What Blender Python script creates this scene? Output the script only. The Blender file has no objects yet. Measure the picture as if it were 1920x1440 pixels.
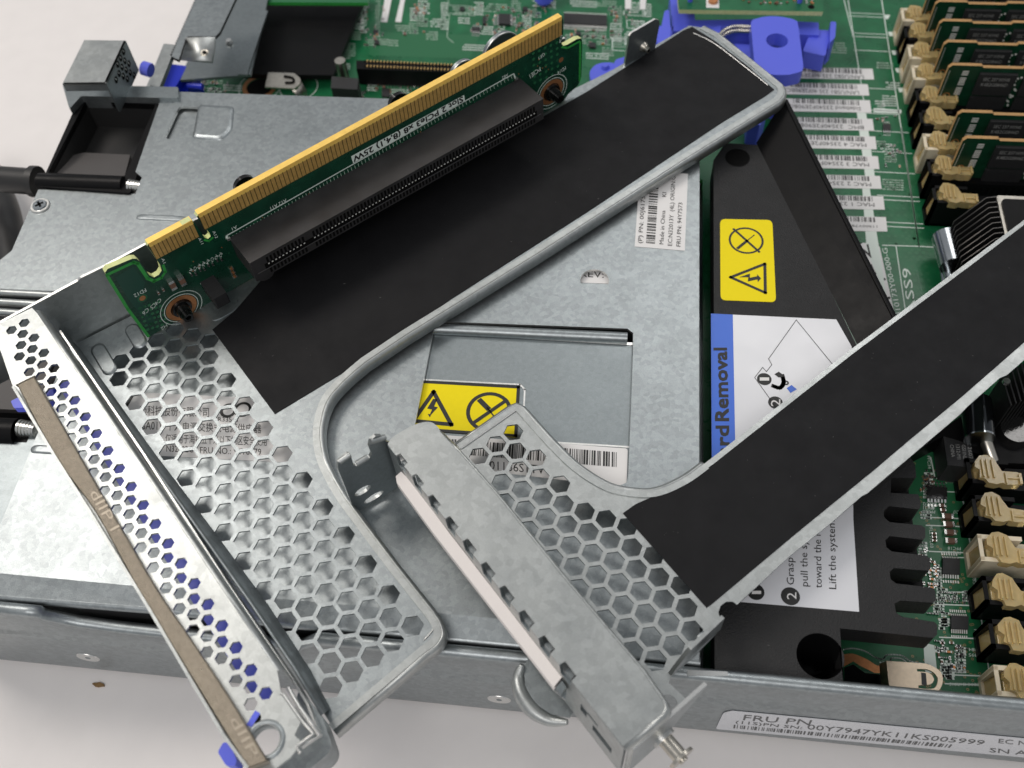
import bpy, math, random, cmath
from mathutils import Vector, Matrix
from mathutils.geometry import tessellate_polygon
random.seed(7)
scn = bpy.context.scene
COL = scn.collection
V = Vector
# ------------------------------------------------------------------ camera (1 unit = 1 cm)
FPX = 1910.0; CAMZ = 26.8
d1 = V((350, -3020, FPX)); s_ = .058
d2 = V((1, s_, -(d1.x + d1.y*s_)/FPX))
cy_ = d1.normalized(); cx_ = d2.normalized(); cx_ = (cx_ - cy_*cx_.dot(cy_)).normalized(); cz_ = cx_.cross(cy_)
R = Matrix((cx_, cy_, cz_))          # world = R @ (right, down, forward)
CAM = V((0, 0, CAMZ))
cd = bpy.data.cameras.new('camera'); cam = bpy.data.objects.new('camera', cd); COL.objects.link(cam)
rt, up, bk = R @ V((1, 0, 0)), R @ V((0, -1, 0)), R @ V((0, 0, -1))
cam.matrix_world = Matrix(((rt.x, up.x, bk.x, 0), (rt.y, up.y, bk.y, 0), (rt.z, up.z, bk.z, CAMZ), (0, 0, 0, 1)))
cd.sensor_width = 36; cd.lens = FPX/1920*36; cd.clip_start = .5; cd.clip_end = 1000
cd.dof.use_dof = True; cd.dof.focus_distance = 26.0; cd.dof.aperture_fstop = .0358/.19
scn.camera = cam
scn.unit_settings.system = 'METRIC'; scn.unit_settings.scale_length = .01
# ------------------------------------------------------------------ light
w = bpy.data.worlds.new('World'); scn.world = w; w.use_nodes = True
nt = w.node_tree; bg = nt.nodes['Background']; bg.inputs[0].default_value = (.93, .96, 1, 1); bg.inputs[1].default_value = .31
def area(name, loc, target, sx, sy, energy, col):
    l = bpy.data.lights.new(name, 'AREA'); l.shape = 'RECTANGLE'; l.size = sx; l.size_y = sy; l.energy = energy; l.color = col
    o = bpy.data.objects.new(name, l); COL.objects.link(o); o.location = loc
    o.rotation_euler = (V(target)-V(loc)).to_track_quat('-Z', 'Y').to_euler(); return o
area('ceiling_and_fill_lamp', (-44, 33, 62), (-4, 12, 3), 27, 21, 16800, (1, .93, .86))
area('ceiling_and_fill_lamp', (22, 75, 85), (2, 15, 3), 70, 16, 16000, (1, .97, .94))
area('ceiling_and_fill_lamp', (-8, -40, 75), (0, 14, 3), 50, 30, 19500, (1, .95, .92))  # fill lamp added in front to brighten faces turned towards the camera
vs = scn.view_settings; vs.view_transform = 'Standard'; vs.look = 'None'; vs.exposure = .25; vs.gamma = 1; vs.use_curve_mapping = False
scn.render.engine = 'CYCLES'
# ------------------------------------------------------------------ projection helpers
def ray(px, py): return R @ V((px-960, py-720, FPX))
def G(px, py, z):
    d = ray(px, py); return CAM + d*((z-CAMZ)/d.z)
class Frame:
    def __init__(s, O, U, Vv, N): s.O, s.U, s.V, s.N = V(O), V(U).normalized(), V(Vv).normalized(), V(N).normalized()
    def P(s, px, py):
        d = ray(px, py); t = (s.O-CAM).dot(s.N)/d.dot(s.N); q = CAM + d*t - s.O
        return (q.dot(s.U), q.dot(s.V))
    def W(s, u, v, off=0): return s.O + s.U*u + s.V*v + s.N*off
    def X(s, px, py, off=0): return s.W(*s.P(px, py), off)
    def shift(s, d): return Frame(s.O + s.N*d, s.U, s.V, s.N)
def HF(z): return Frame((0, 0, z), (1, 0, 0), (0, 1, 0), (0, 0, 1))
def VF(p0, p1, z):
    a, b = G(*p0, z), G(*p1, z); U = (b-a).normalized(); N = U.cross(V((0, 0, 1)))
    if N.dot(CAM-a) < 0: N = -N
    return Frame(a, U, (0, 0, 1), N)
# ------------------------------------------------------------------ materials
MATS = {}
def mat(name, col, rough=.5, metal=0., spec=.5, noise=0., nscale=8., bump=0., bscale=60., trans=0., coat=0., spangle=0., sscale=4., sss=0., stretch=None, smudge=0.):
    if name in MATS: return MATS[name]
    m = bpy.data.materials.new(name); m.use_nodes = True; n = m.node_tree.nodes; L = m.node_tree.links
    b = n['Principled BSDF']; b.inputs['Base Color'].default_value = (*col, 1); b.inputs['Roughness'].default_value = rough
    b.inputs['Metallic'].default_value = metal; b.inputs['Specular IOR Level'].default_value = spec
    b.inputs['Transmission Weight'].default_value = trans; b.inputs['Coat Weight'].default_value = coat
    if sss: b.inputs['Subsurface Weight'].default_value = sss; b.inputs['Subsurface Radius'].default_value = (.3, .2, .1)
    tc = n.new('ShaderNodeTexCoord'); mp = n.new('ShaderNodeMapping'); L.new(tc.outputs['Object'], mp.inputs[0])
    if stretch: mp.inputs['Scale'].default_value = stretch
    src = mp.outputs[0]
    if noise or spangle:
        nz = n.new('ShaderNodeTexNoise'); nz.inputs['Scale'].default_value = nscale; nz.inputs['Detail'].default_value = 6; L.new(src, nz.inputs['Vector'])
        mr = n.new('ShaderNodeMapRange'); mr.inputs['To Min'].default_value = 1-noise; mr.inputs['To Max'].default_value = 1+noise
        mr.inputs['From Min'].default_value = .25; mr.inputs['From Max'].default_value = .75
        L.new(nz.outputs[0], mr.inputs[0]); fac = mr.outputs[0]
        if spangle:
            vo = n.new('ShaderNodeTexVoronoi'); vo.inputs['Scale'].default_value = sscale; L.new(src, vo.inputs['Vector'])
            sp = n.new('ShaderNodeSeparateColor'); L.new(vo.outputs['Color'], sp.inputs[0])
            m2 = n.new('ShaderNodeMapRange'); m2.inputs['To Min'].default_value = 1-spangle; m2.inputs['To Max'].default_value = 1+spangle; L.new(sp.outputs[0], m2.inputs[0])
            mu = n.new('ShaderNodeMath'); mu.operation = 'MULTIPLY'; L.new(fac, mu.inputs[0]); L.new(m2.outputs[0], mu.inputs[1]); fac = mu.outputs[0]
        vm = n.new('ShaderNodeVectorMath'); vm.operation = 'SCALE'; vm.inputs[0].default_value = col; L.new(fac, vm.inputs['Scale']); L.new(vm.outputs[0], b.inputs['Base Color'])
    if smudge:
        n3 = n.new('ShaderNodeTexNoise'); n3.inputs['Scale'].default_value = 1.3; n3.inputs['Detail'].default_value = 8; n3.inputs['Roughness'].default_value = .65; L.new(src, n3.inputs['Vector'])
        m3 = n.new('ShaderNodeMapRange'); m3.inputs['To Min'].default_value = rough-smudge; m3.inputs['To Max'].default_value = rough+smudge
        m3.inputs['From Min'].default_value = .3; m3.inputs['From Max'].default_value = .7; L.new(n3.outputs[0], m3.inputs[0]); L.new(m3.outputs[0], b.inputs['Roughness'])
    if bump:
        nb = n.new('ShaderNodeTexNoise'); nb.inputs['Scale'].default_value = bscale; nb.inputs['Detail'].default_value = 3; L.new(src, nb.inputs['Vector'])
        bp = n.new('ShaderNodeBump'); bp.inputs['Strength'].default_value = bump; bp.inputs['Distance'].default_value = .02; L.new(nb.outputs[0], bp.inputs['Height']); L.new(bp.outputs[0], b.inputs['Normal'])
    MATS[name] = m; return m
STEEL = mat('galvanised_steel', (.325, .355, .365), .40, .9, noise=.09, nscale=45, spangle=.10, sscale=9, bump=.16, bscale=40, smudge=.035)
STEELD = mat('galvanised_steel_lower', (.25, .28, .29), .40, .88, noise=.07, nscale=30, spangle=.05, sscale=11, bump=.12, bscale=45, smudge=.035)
STEELB = mat('bright_sheet_edge', (.72, .72, .70), .3, .95, noise=.08, nscale=20, bump=.1)
STEELW = mat('satin_zinc', (.42, .44, .435), .40, .88, noise=.07, nscale=36, spangle=.08, sscale=7, bump=.12, bscale=30, smudge=.06)
NICK = mat('nickel', (.55, .52, .46), .3, 1, noise=.12, nscale=6, smudge=.08)
CHROME = mat('chrome', (.42, .45, .47), .2, 1, smudge=.05)
GOLDCLIP = mat('gold_plated_clip', (.80, .66, .50), .42, .9, noise=.06, nscale=12, bump=.15)
BLK = mat('black_plastic', (.0125, .0125, .013), .50, spec=.4, bump=1.0, bscale=26, smudge=.08)
DUCT = mat('fan_duct_black', (.022, .022, .022), .5, spec=.4, bump=.2)
TINF = mat('solder_terminal', (.80, .80, .76), .35, .25)
BLKS = mat('black_moulding', (.005, .005, .0055), .42, spec=.14, bump=.05, smudge=.08)
FILM = mat('black_film', (.0062, .0062, .0072), .6, spec=.22, noise=.12, nscale=3, bump=.08, bscale=150, smudge=.08)
CONN = mat('slot_plastic', (.026, .025, .026), .45, spec=.5, noise=.25, nscale=1.6, bump=.05, smudge=.12)
CAV = mat('deep_black', (.003, .003, .003), .7, spec=.1)
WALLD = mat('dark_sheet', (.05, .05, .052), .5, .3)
PCB = mat('solder_mask_green', (.009, .12, .045), .3, spec=.45, noise=.3, nscale=1.4, coat=.2, smudge=.06)
PCB2 = mat('dark_solder_mask', (.004, .042, .022), .28, spec=.45, noise=.35, nscale=2.2, coat=.2, smudge=.06)
PCB3 = mat('memory_solder_mask', (.005, .038, .018), .3, spec=.4, noise=.3, nscale=3)
PCBL = mat('copper_pour_green', (.020, .135, .055), .32, spec=.45, coat=.2)
PCBE = mat('mask_edge_green', (.03, .30, .05), .35, noise=.1)
CORE = mat('board_core', (.62, .66, .30), .6, noise=.12, nscale=8)
COREM = mat('memory_board_core', (.42, .24, .09), .6, noise=.15)
GOLD = mat('gold_contacts', (.62, .38, .12), .38, .5, noise=.16, nscale=9, smudge=.1)
GOLDE = mat('gold_edge', (.95, .63, .15), .42, .3, noise=.10, nscale=5)
FGAP = mat('contact_gap', (.10, .075, .02), .5)
COPPER = mat('copper_pad', (.55, .24, .10), .38, .7, noise=.15, nscale=12)
SILK = mat('silkscreen_white', (.68, .76, .70), .5)
SILKD = mat('silkscreen_thin', (.35, .47, .38), .5)
WHITE = mat('white_label', (.74, .73, .72), .5, noise=.015)
WHITE2 = mat('glossy_white_label', (.66, .67, .70), .22, spec=.5, smudge=.05)
GASK = mat('white_gasket', (.86, .81, .78), .5)
INK = mat('black_ink', (.012, .012, .012), .5)
INKG = mat('grey_ink', (.05, .05, .05), .5)
YEL = mat('warning_yellow', (.86, .70, .004), .5, spec=.2, noise=.02)
BLUEL = mat('label_blue', (.02, .12, .60), .35)
BLUE = mat('touchpoint_blue', (.10, .13, .74), .38, spec=.45, bump=.03, smudge=.05)
BLUED = mat('connector_blue', (.01, .03, .55), .35)
TAN = mat('conductive_fabric', (.30, .26, .205), .36, .75, bump=.9, bscale=45, noise=.12, nscale=9, smudge=.1)
TANL = mat('worn_print', (.40, .35, .28), .5, .5)
IVORY = mat('ivory_plastic', (.72, .64, .48), .45, noise=.03, sss=.1)
AMBER = mat('amber_nylon', (.80, .62, .29), .18, spec=.7, trans=.5, noise=.1, nscale=5, sss=.2, bump=.12, bscale=12)
TIN = mat('tinned_terminal', (.75, .75, .72), .25, .95, noise=.1)
CERAM = mat('brown_ceramic', (.16, .085, .055), .5, noise=.15)
CHIPM = mat('chip_epoxy', (.022, .022, .023), .5, spec=.4, noise=.15, nscale=10, bump=.1, bscale=120)
CHIPT = mat('chip_print', (.30, .30, .29), .5)
TABLE = mat('table_laminate', (.80, .768, .75), .42, noise=.02, nscale=1.2, smudge=.05)
RUBBER = mat('cable_rubber', (.018, .018, .018), .45, bump=.1)
CRUMB = mat('dried_crumb', (.22, .13, .05), .7, noise=.3, bump=.6, bscale=30)
# ------------------------------------------------------------------ mesh builder
_txt = {}
def txt_mesh(s):
    if s in _txt: return _txt[s]
    c = bpy.data.curves.new('t', 'FONT'); c.body = s; c.size = 1; c.resolution_u = 2
    o = bpy.data.objects.new('t', c); COL.objects.link(o)
    bpy.context.view_layer.update()
    dg = bpy.context.evaluated_depsgraph_get(); me = bpy.data.meshes.new_from_object(o.evaluated_get(dg))
    vs_ = [(v.co.x, v.co.y) for v in me.vertices]; fs = [tuple(p.vertices) for p in me.polygons]
    bpy.data.objects.remove(o); bpy.data.curves.remove(c); bpy.data.meshes.remove(me)
    if vs_:
        x0 = min(v[0] for v in vs_); x1 = max(v[0] for v in vs_)
        vs_ = [((v[0]-x0)/(x1-x0), v[1]/.7) for v in vs_]
    _txt[s] = (vs_, fs); return _txt[s]
class MB:
    def __init__(s): s.v = []; s.f = []; s.m = []; s.sm = []; s.mats = []
    def mi(s, m):
        if m not in s.mats: s.mats.append(m)
        return s.mats.index(m)
    def add(s, vs_, fs, m, smooth=False):
        b = len(s.v); s.v += [V(v) for v in vs_]; k = s.mi(m)
        for f in fs: s.f.append([b+i for i in f]); s.m.append(k); s.sm.append(smooth)
    def poly(s, pts, m): s.add(pts, [list(range(len(pts)))], m)
    def prism(s, pts, vec, m, side=None, bottom=True):
        vec = V(vec); n = len(pts); pts = [V(p) for p in pts]
        nrm = V((0, 0, 0))
        for i in range(n): nrm += pts[i].cross(pts[(i+1) % n])
        if nrm.dot(vec) > 0: pts = pts[::-1]       # top face normal must point against vec
        q = [p+vec for p in pts]; s.add(pts, [list(range(n))], m)
        if bottom: s.add(q, [list(range(n))[::-1]], m)
        s.add(pts+q, [[i, n+i, n+(i+1) % n, (i+1) % n] for i in range(n)], side or m)
    def slab(s, fr, outer, holes=(), thick=.1, m=None, side=None, px=True, off=0):
        """flat plate in a frame; top face on the plane, body behind it"""
        T = (lambda p: fr.P(*p)) if px else (lambda p: p)
        loops = [[T(p) for p in outer]] + [[T(p) for p in h] if px else list(h) for h in holes]
        def ar(l): return sum(l[i][0]*l[(i+1) % len(l)][1]-l[(i+1) % len(l)][0]*l[i][1] for i in range(len(l)))
        loops = [l if (ar(l) > 0) == (k == 0) else l[::-1] for k, l in enumerate(loops)]
        tris = tessellate_polygon([[V((p[0], p[1], 0)) for p in l] for l in loops])
        flat = [p for l in loops for p in l]
        def ok(t):
            a, b, c = (flat[i] for i in t); return (b[0]-a[0])*(c[1]-a[1])-(c[0]-a[0])*(b[1]-a[1])
        sg = fr.U.cross(fr.V).dot(fr.N) > 0
        tt = [tuple(t) if (ok(t) > 0) == sg else tuple(t)[::-1] for t in tris]
        s.add([fr.W(u, v, off) for u, v in flat], tt, m)
        if thick:
            s.add([fr.W(u, v, off-thick) for u, v in flat], [t[::-1] for t in tt], m)
            b = 0
            for l in loops:
                n = len(l); top = [fr.W(u, v, off) for u, v in l]; bot = [fr.W(u, v, off-thick) for u, v in l]
                fs = [[i, n+i, n+(i+1) % n, (i+1) % n] for i in range(n)]
                if not sg: fs = [f[::-1] for f in fs]
                s.add(top+bot, fs, side or m)
    def box(s, a, b, m):
        x0, y0, z0 = a; x1, y1, z1 = b
        s.prism([(x0, y0, z1), (x1, y0, z1), (x1, y1, z1), (x0, y1, z1)], (0, 0, z0-z1), m)
    def obox(s, c, U, W_, N, m):
        c, U, W_, N = V(c), V(U), V(W_), V(N)      # centre and half-vectors
        s.prism([c-U-W_+N, c+U-W_+N, c+U+W_+N, c-U+W_+N], N*-2, m)
    def cyl(s, c, axis, r, h, m, n=24, r2=None, cap=None, hollow=0):
        c = V(c); ax = V(axis).normalized(); r2 = r if r2 is None else r2
        a = ax.orthogonal().normalized(); b = ax.cross(a)
        A = [c+(a*math.cos(t)+b*math.sin(t))*r for t in [2*math.pi*i/n for i in range(n)]]
        B = [c+ax*h+(a*math.cos(t)+b*math.sin(t))*r2 for t in [2*math.pi*i/n for i in range(n)]]
        s.add(A+B, [[i, (i+1) % n, n+(i+1) % n, n+i] for i in range(n)], m, True)
        if hollow:
            C = [c+ax*h+(a*math.cos(t)+b*math.sin(t))*hollow for t in [2*math.pi*i/n for i in range(n)]]
            D = [c+ax*(h*.2)+(a*math.cos(t)+b*math.sin(t))*hollow for t in [2*math.pi*i/n for i in range(n)]]
            s.add(B+C, [[i, (i+1) % n, n+(i+1) % n, n+i] for i in range(n)], cap or m)
            s.add(C+D, [[i, (i+1) % n, n+(i+1) % n, n+i] for i in range(n)], cap or m, True)
            s.add(D, [list(range(n))], CAV)
        else:
            s.add(B, [list(range(n))], cap or m)
        s.add(A, [list(range(n))[::-1]], m)
    def ring(s, fr, c, r0, r1, m, off=.004, n=32, px=True, a0=0, a1=2*math.pi):
        c = fr.P(*c) if px else c; full = abs(a1-a0) > 6.28
        k = n if full else n+1
        A = [(c[0]+math.cos(a0+(a1-a0)*i/n)*r0, c[1]+math.sin(a0+(a1-a0)*i/n)*r0) for i in range(k)]
        B = [(c[0]+math.cos(a0+(a1-a0)*i/n)*r1, c[1]+math.sin(a0+(a1-a0)*i/n)*r1) for i in range(k)]
        s.add([fr.W(*p, off) for p in A+B], [[i, (i+1) % k, k+(i+1) % k, k+i] for i in range(n)], m)
    def disc(s, fr, c, r, m, off=.004, n=24, px=True):
        c = fr.P(*c) if px else c
        s.add([fr.W(c[0]+math.cos(2*math.pi*i/n)*r, c[1]+math.sin(2*math.pi*i/n)*r, off) for i in range(n)], [list(range(n))], m)
    def line(s, fr, pts, wd, m, off=.004, px=True, closed=False):
        P = [V(fr.P(*p)) if px else V(p) for p in pts]
        if closed: P.append(P[0])
        for a, b in zip(P, P[1:]):
            d = (b-a)
            if d.length < 1e-6: continue
            d.normalize(); nn = V((-d.y, d.x))*wd/2; a2 = a-d*wd/2; b2 = b+d*wd/2
            s.add([fr.W(*(a2-nn), off), fr.W(*(b2-nn), off), fr.W(*(b2+nn), off), fr.W(*(a2+nn), off)], [[0, 1, 2, 3]], m)
    def pg(s, fr, pts, m, off=.004, px=True): s.slab(fr, pts, (), 0, m, px=px, off=off)
    def tube(s, pts, r, m, n=12, caps=True):
        pts = [V(p) for p in pts]; rings = []; N = len(pts); rr = r if isinstance(r, (list, tuple)) else [r]*N
        ref = V((0, 0, 1))
        for i, p in enumerate(pts):
            t = (pts[min(i+1, N-1)]-pts[max(i-1, 0)]).normalized()
            if abs(t.dot(ref)) > .95: ref = V((1, 0, 0))
            a = t.cross(ref).normalized(); b = t.cross(a).normalized()
            rings.append([p+(a*math.cos(2*math.pi*k/n)+b*math.sin(2*math.pi*k/n))*rr[i] for k in range(n)])
        vv = [q for g in rings for q in g]
        s.add(vv, [[i*n+k, i*n+(k+1) % n, (i+1)*n+(k+1) % n, (i+1)*n+k] for i in range(N-1) for k in range(n)], m, True)
        if caps: s.add(rings[0], [list(range(n))], m); s.add(rings[-1], [list(range(n))[::-1]], m)
    def loft(s, rows, m, smooth=True):
        n = len(rows[0]); vv = [V(p) for r in rows for p in r]
        s.add(vv, [[i*n+k, i*n+k+1, (i+1)*n+k+1, (i+1)*n+k] for i in range(len(rows)-1) for k in range(n-1)], m, smooth)
    def bold(s, fr, st, p0, p1, pu, m=None, off=.008, k=.016):
        a, b, c = [V(fr.P(*p)) for p in (p0, p1, pu)]; ex, ey = (b-a).normalized()*k, (c-a).normalized()*k
        for i, (x, y) in enumerate(((-1, -1), (1, 1), (-1, 1), (1, -1), (0, 0))):
            o_ = ex*x+ey*y; s.text(fr, st, a+o_, b+o_, c+o_, m, off+.0004*i, px=False)
    def text(s, fr, st, p0, p1, pu, m=None, off=.008, px=True):
        """p0 baseline start, p1 baseline end, pu = start + cap height"""
        a, b, c = [V(fr.P(*p)) if px else V(p) for p in (p0, p1, pu)]
        ex, ey = b-a, c-a; vs_, fs = txt_mesh(st)
        if vs_: s.add([fr.W(*(a+ex*x+ey*y), off) for x, y in vs_], fs, m or SILK)
    def build(s, name, parent=None, bevel=0, seg=2, solid=0, label=None, wn=False):
        me = bpy.data.meshes.new(name); o = bpy.data.objects.new(name, me); COL.objects.link(o)
        org = parent_loc(parent)
        me.from_pydata([v-org for v in s.v], [], s.f)
        for m in s.mats: me.materials.append(m)
        me.polygons.foreach_set('material_index', s.m); me.polygons.foreach_set('use_smooth', s.sm); me.update()
        if parent: o.parent = parent
        if solid:
            md = o.modifiers.new('solid', 'SOLIDIFY'); md.thickness = solid; md.offset = 0
        if bevel:
            md = o.modifiers.new('bevel', 'BEVEL'); md.width = bevel; md.segments = seg; md.limit_method = 'ANGLE'; md.angle_limit = .6
            me.polygons.foreach_set('use_smooth', [True]*len(me.polygons))
            import_smooth(me)
        if label: o['label'] = label
        return o
def import_smooth(me):
    try: me.set_sharp_from_angle(angle=math.radians(40))
    except Exception: pass
def parent_loc(p):
    q = V((0, 0, 0))
    while p is not None: q = q + p.location; p = p.parent
    return q
class Lab:
    """affine label area in a frame: origin, end of reading direction, end of up direction (px)"""
    def __init__(s, mb, fr, o, x, y, off=.004):
        s.mb, s.fr, s.off = mb, fr, off; s.o = V(fr.P(*o)); s.ex = V(fr.P(*x))-s.o; s.ey = V(fr.P(*y))-s.o
    def p(s, x, y): return s.o+s.ex*x+s.ey*y
    def rect(s, x0, y0, x1, y1, m, off=0): s.mb.pg(s.fr, [s.p(x0, y0), s.p(x1, y0), s.p(x1, y1), s.p(x0, y1)], m, s.off+off, px=False)
    def text(s, t, x0, y0, x1, h, m=None, off=.004): s.mb.text(s.fr, t, s.p(x0, y0), s.p(x1, y0), s.p(x0, y0+h), m or INK, s.off+off, px=False)
    def bars(s, x0, y0, x1, y1, n, m=None, seed=1):
        r = random.Random(seed); ws = [r.choice((1, 1, 2, 3)) for _ in range(2*n)]; t = sum(ws); x = x0
        for i, q in enumerate(ws):
            dx = (x1-x0)*q/t
            if i % 2 == 0: s.rect(x, y0, x+dx, y1, m or INK, .004)
            x += dx
def empty(name, loc, label, cat, group=None):
    o = bpy.data.objects.new(name, None); COL.objects.link(o); o.location = loc; o.empty_display_size = 1
    o['label'] = label; o['category'] = cat
    if group: o['group'] = group
    return o
def tag(o, label, cat, group=None):
    o['label'] = label; o['category'] = cat
    if group: o['group'] = group
    return o
def rnd(pts, r=6, n=4):
    """round the corners of a px polygon"""
    out = []; N = len(pts)
    for i in range(N):
        a, b, c = V(pts[i-1]), V(pts[i]), V(pts[(i+1) % N])
        ra = min(r, (a-b).length*.45, (c-b).length*.45)
        p, q = b+(a-b).normalized()*ra, b+(c-b).normalized()*ra
        for k in range(n+1):
            t = k/n; out.append(tuple(p*(1-t)**2+b*2*t*(1-t)+q*t*t))
    return out
def smooth(pts, n=6):
    P = [V(p) for p in pts]; out = []
    for i in range(len(P)-1):
        p0, p1, p2, p3 = P[max(i-1, 0)], P[i], P[i+1], P[min(i+2, len(P)-1)]
        for k in range(n):
            t = k/n; out.append(.5*((2*p1)+(p2-p0)*t+(2*p0-5*p1+4*p2-p3)*t*t+(3*p1-p0-3*p2+p3)*t**3))
    out.append(P[-1]); return out
def inside(p, poly):
    x, y = p; r = False; n = len(poly)
    for i in range(n):
        x1, y1 = poly[i]; x2, y2 = poly[(i+1) % n]
        if (y1 > y) != (y2 > y) and x < (x2-x1)*(y-y1)/(y2-y1)+x1: r = not r
    return r
def proj(P):
    q = R.transposed() @ (V(P)-CAM); return (960+q.x/q.z*FPX, 720+q.y/q.z*FPX)
def hexes(fr, o, a, b, region, frac=.82, rng=40, n=6):
    """regular hexagon holes: o origin (uv), lattice a, b at 60 degrees, kept where the centre is inside the px region"""
    out = []; p = abs(a); ang = cmath.phase(a)+math.pi/6; r = p*frac/2/math.cos(math.pi/6)
    for i in range(-rng, rng):
        for j in range(-rng, rng):
            c = o+a*i+b*j; q = proj(fr.W(c.real, c.imag))
            if inside(q, region): out.append([(c.real+r*math.cos(ang+k*2*math.pi/n), c.imag+r*math.sin(ang+k*2*math.pi/n)) for k in range(n)])
    return out
def keep(fr, holes, outer):
    return [h for h in holes if all(inside(proj(fr.W(*p)), outer) for p in h)]
DUSTM = None
def dust(mb, fr, region, n, seed, off=.003):
    """dust grains lying on a dark sheet"""
    q = random.Random(seed); m = mat('dust_grain', (.09, .09, .088), .8); xs = [p[0] for p in region]; ys = [p[1] for p in region]; k = 0
    while k < n:
        x, y = q.uniform(min(xs), max(xs)), q.uniform(min(ys), max(ys))
        if not inside((x, y), region): continue
        k += 1; rr_ = q.choice((.006, .008, .008, .012)); u, v = fr.P(x, y); a = q.random()*3
        st_ = q.choice((1, 1, 1.6, 3)) 
        mb.add([fr.W(u+math.cos(a+t)*rr_*(st_ if i % 2 else 1), v+math.sin(a+t)*rr_, off) for i, t in enumerate((0, 1.6, 3.1, 4.7))], [[0, 1, 2, 3]], m)
def circ(fr, c, r, n=28):
    u, v = fr.P(*c); return [(u+r*math.cos(2*math.pi*i/n), v+r*math.sin(2*math.pi*i/n)) for i in range(n)]
def uv(fr, pts): return [fr.P(*p) for p in pts]

# ================================================================== table
mb = MB(); mb.slab(HF(0), [(-60, -30), (60, -30), (60, 90), (-60, 90)], (), 3, TABLE, px=False)
o = mb.build('table_top'); o['kind'] = 'structure'
mb = MB(); c = G(186, 1284, .03); rr = random.Random(3)
pts = []
for k in range(12):
    a = 2*math.pi*k/12; pts.append(c+V((math.cos(a)*.17*rr.uniform(.7, 1.2), math.sin(a)*.06*rr.uniform(.7, 1.2), .03)))
mb.prism(pts, (0, 0, -.059), CRUMB)
tag(mb.build('crumb', bevel=.01), 'small brown dried crumb on the white table below the chassis wall', 'crumb')

ZC = 4.3      # top of the chassis
ZP = 1.0      # motherboard
ZA = 4.78     # plate of the left bracket
ZB = 4.92     # plate of the right bracket
# ================================================================== server chassis
ch = empty('server_chassis', G(960, 1240, 0), 'flat galvanised steel rack server chassis lying open on the white table', 'server chassis')
WFm = VF((0, 1140), (1920, 1323), ZC)
YW = WFm.O.y
prof = [(-.16, 4.12), (-.15, 4.22), (-.09, 4.29), (0, 4.3), (.07, 4.26), (.09, 4.16), (.04, 3.98), (.03, 3.3), (.03, 2.75), (.08, 2.6), (.09, 2.45), (.09, .75), (.09, .3), (.08, .12), (.0, .08)]
uu = lambda x: WFm.P(x, 1150+x*.095)[0]
sta = [(uu(-200), 0), (uu(60), 0), (uu(83), 0), (uu(86), .22), (uu(145), .5), (uu(213), .62), (uu(300), .68), (uu(480), .7), (uu(560), .6), (uu(600), 0), (uu(900), 0), (uu(1300), 0), (uu(1900), 0), (uu(2300), 0)]
rows = []
for u, drop in sta:
    rows.append([WFm.W(u, (z-ZC)-drop*max(0, (z-2.4)/(4.3-2.4)), d) for d, z in prof])
mb = MB(); mb.loft(rows, STEEL); mb.build('side_wall', ch, solid=.06)
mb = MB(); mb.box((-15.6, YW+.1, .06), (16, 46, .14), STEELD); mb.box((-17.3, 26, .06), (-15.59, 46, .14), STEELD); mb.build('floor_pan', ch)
# cover over the power supplies
HC = HF(ZC)
def capsule(fr, a, b, r, n=8):
    a, b = V(fr.P(*a)), V(fr.P(*b)); d = (b-a).normalized(); t0 = math.atan2(d.y, d.x)
    return [tuple(b+V((math.cos(t0-math.pi/2+math.pi*k/n), math.sin(t0-math.pi/2+math.pi*k/n)))*r) for k in range(n+1)] + \
           [tuple(a+V((math.cos(t0+math.pi/2+math.pi*k/n), math.sin(t0+math.pi/2+math.pi*k/n)))*r) for k in range(n+1)]
cover = [(333, 172), (1000, 194), (1312, 204), (1311, 500), (1311, 850), (1312, 1200), (1135, 1180), (820, 1149), (560, 1126), (300, 1103), (-30, 1072), (0, 985), (63, 830), (140, 652), (215, 480), (246, 384), (266, 333), (312, 236)]
openp = [(832, 603), (1176, 616)] + [(1187, 624), (1187, 660), (1178, 893), (1174, 905), (1160, 911), (1148, 911), (700, 858), (760, 850), (778, 797), (812, 622), (822, 606)]
slot = rnd([(336, 199), (378, 201), (360, 262), (308, 260)], 8)
mb = MB(); mb.slab(HC, cover, [openp, slot] , .09, STEEL, STEELB)
mb2 = MB()
mb.s = 0
cov = MB(); cov.slab(HF(ZC), uv(HC, cover), [uv(HC, openp), uv(HC, slot), circ(HC, (1115, 526), .40)], .09, STEEL, STEELB, px=False)
# fold towards the side wall with a rolled edge
A_ = [(-30, 1072), (300, 1103), (560, 1126), (820, 1149), (1135, 1180), (1312, 1200)]
B_ = [(-30, 1116), (300, 1142), (560, 1170), (820, 1194), (1135, 1224), (1312, 1242)]
cov.loft([[G(*p, ZC) for p in A_], [G(x, y, ZC-.12) for x, y in B_]], STEEL, False)
cov.tube([G(x, y, ZC-.24) for x, y in B_], .13, STEEL, 14)
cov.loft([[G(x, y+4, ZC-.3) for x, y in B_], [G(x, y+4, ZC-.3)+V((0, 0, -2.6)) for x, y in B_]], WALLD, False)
cov.tube([G(812, 617, ZC-.12), G(1176, 634, ZC-.12)], .16, STEEL, 14)      # rolled divider lip inside the opening
cov.loft([[G(1312, 204, ZC-.02), G(1311, 850, ZC-.02), G(1312, 1240, ZC-.02)], [G(1312, 204, ZC-.02)+V((.03, 0, -3)), G(1311, 850, ZC-.02)+V((.03, 0, -3)), G(1312, 1240, ZC-.02)+V((.03, 0, -3))]], STEELD, False)
cov.build('cage_cover', ch)
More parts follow.
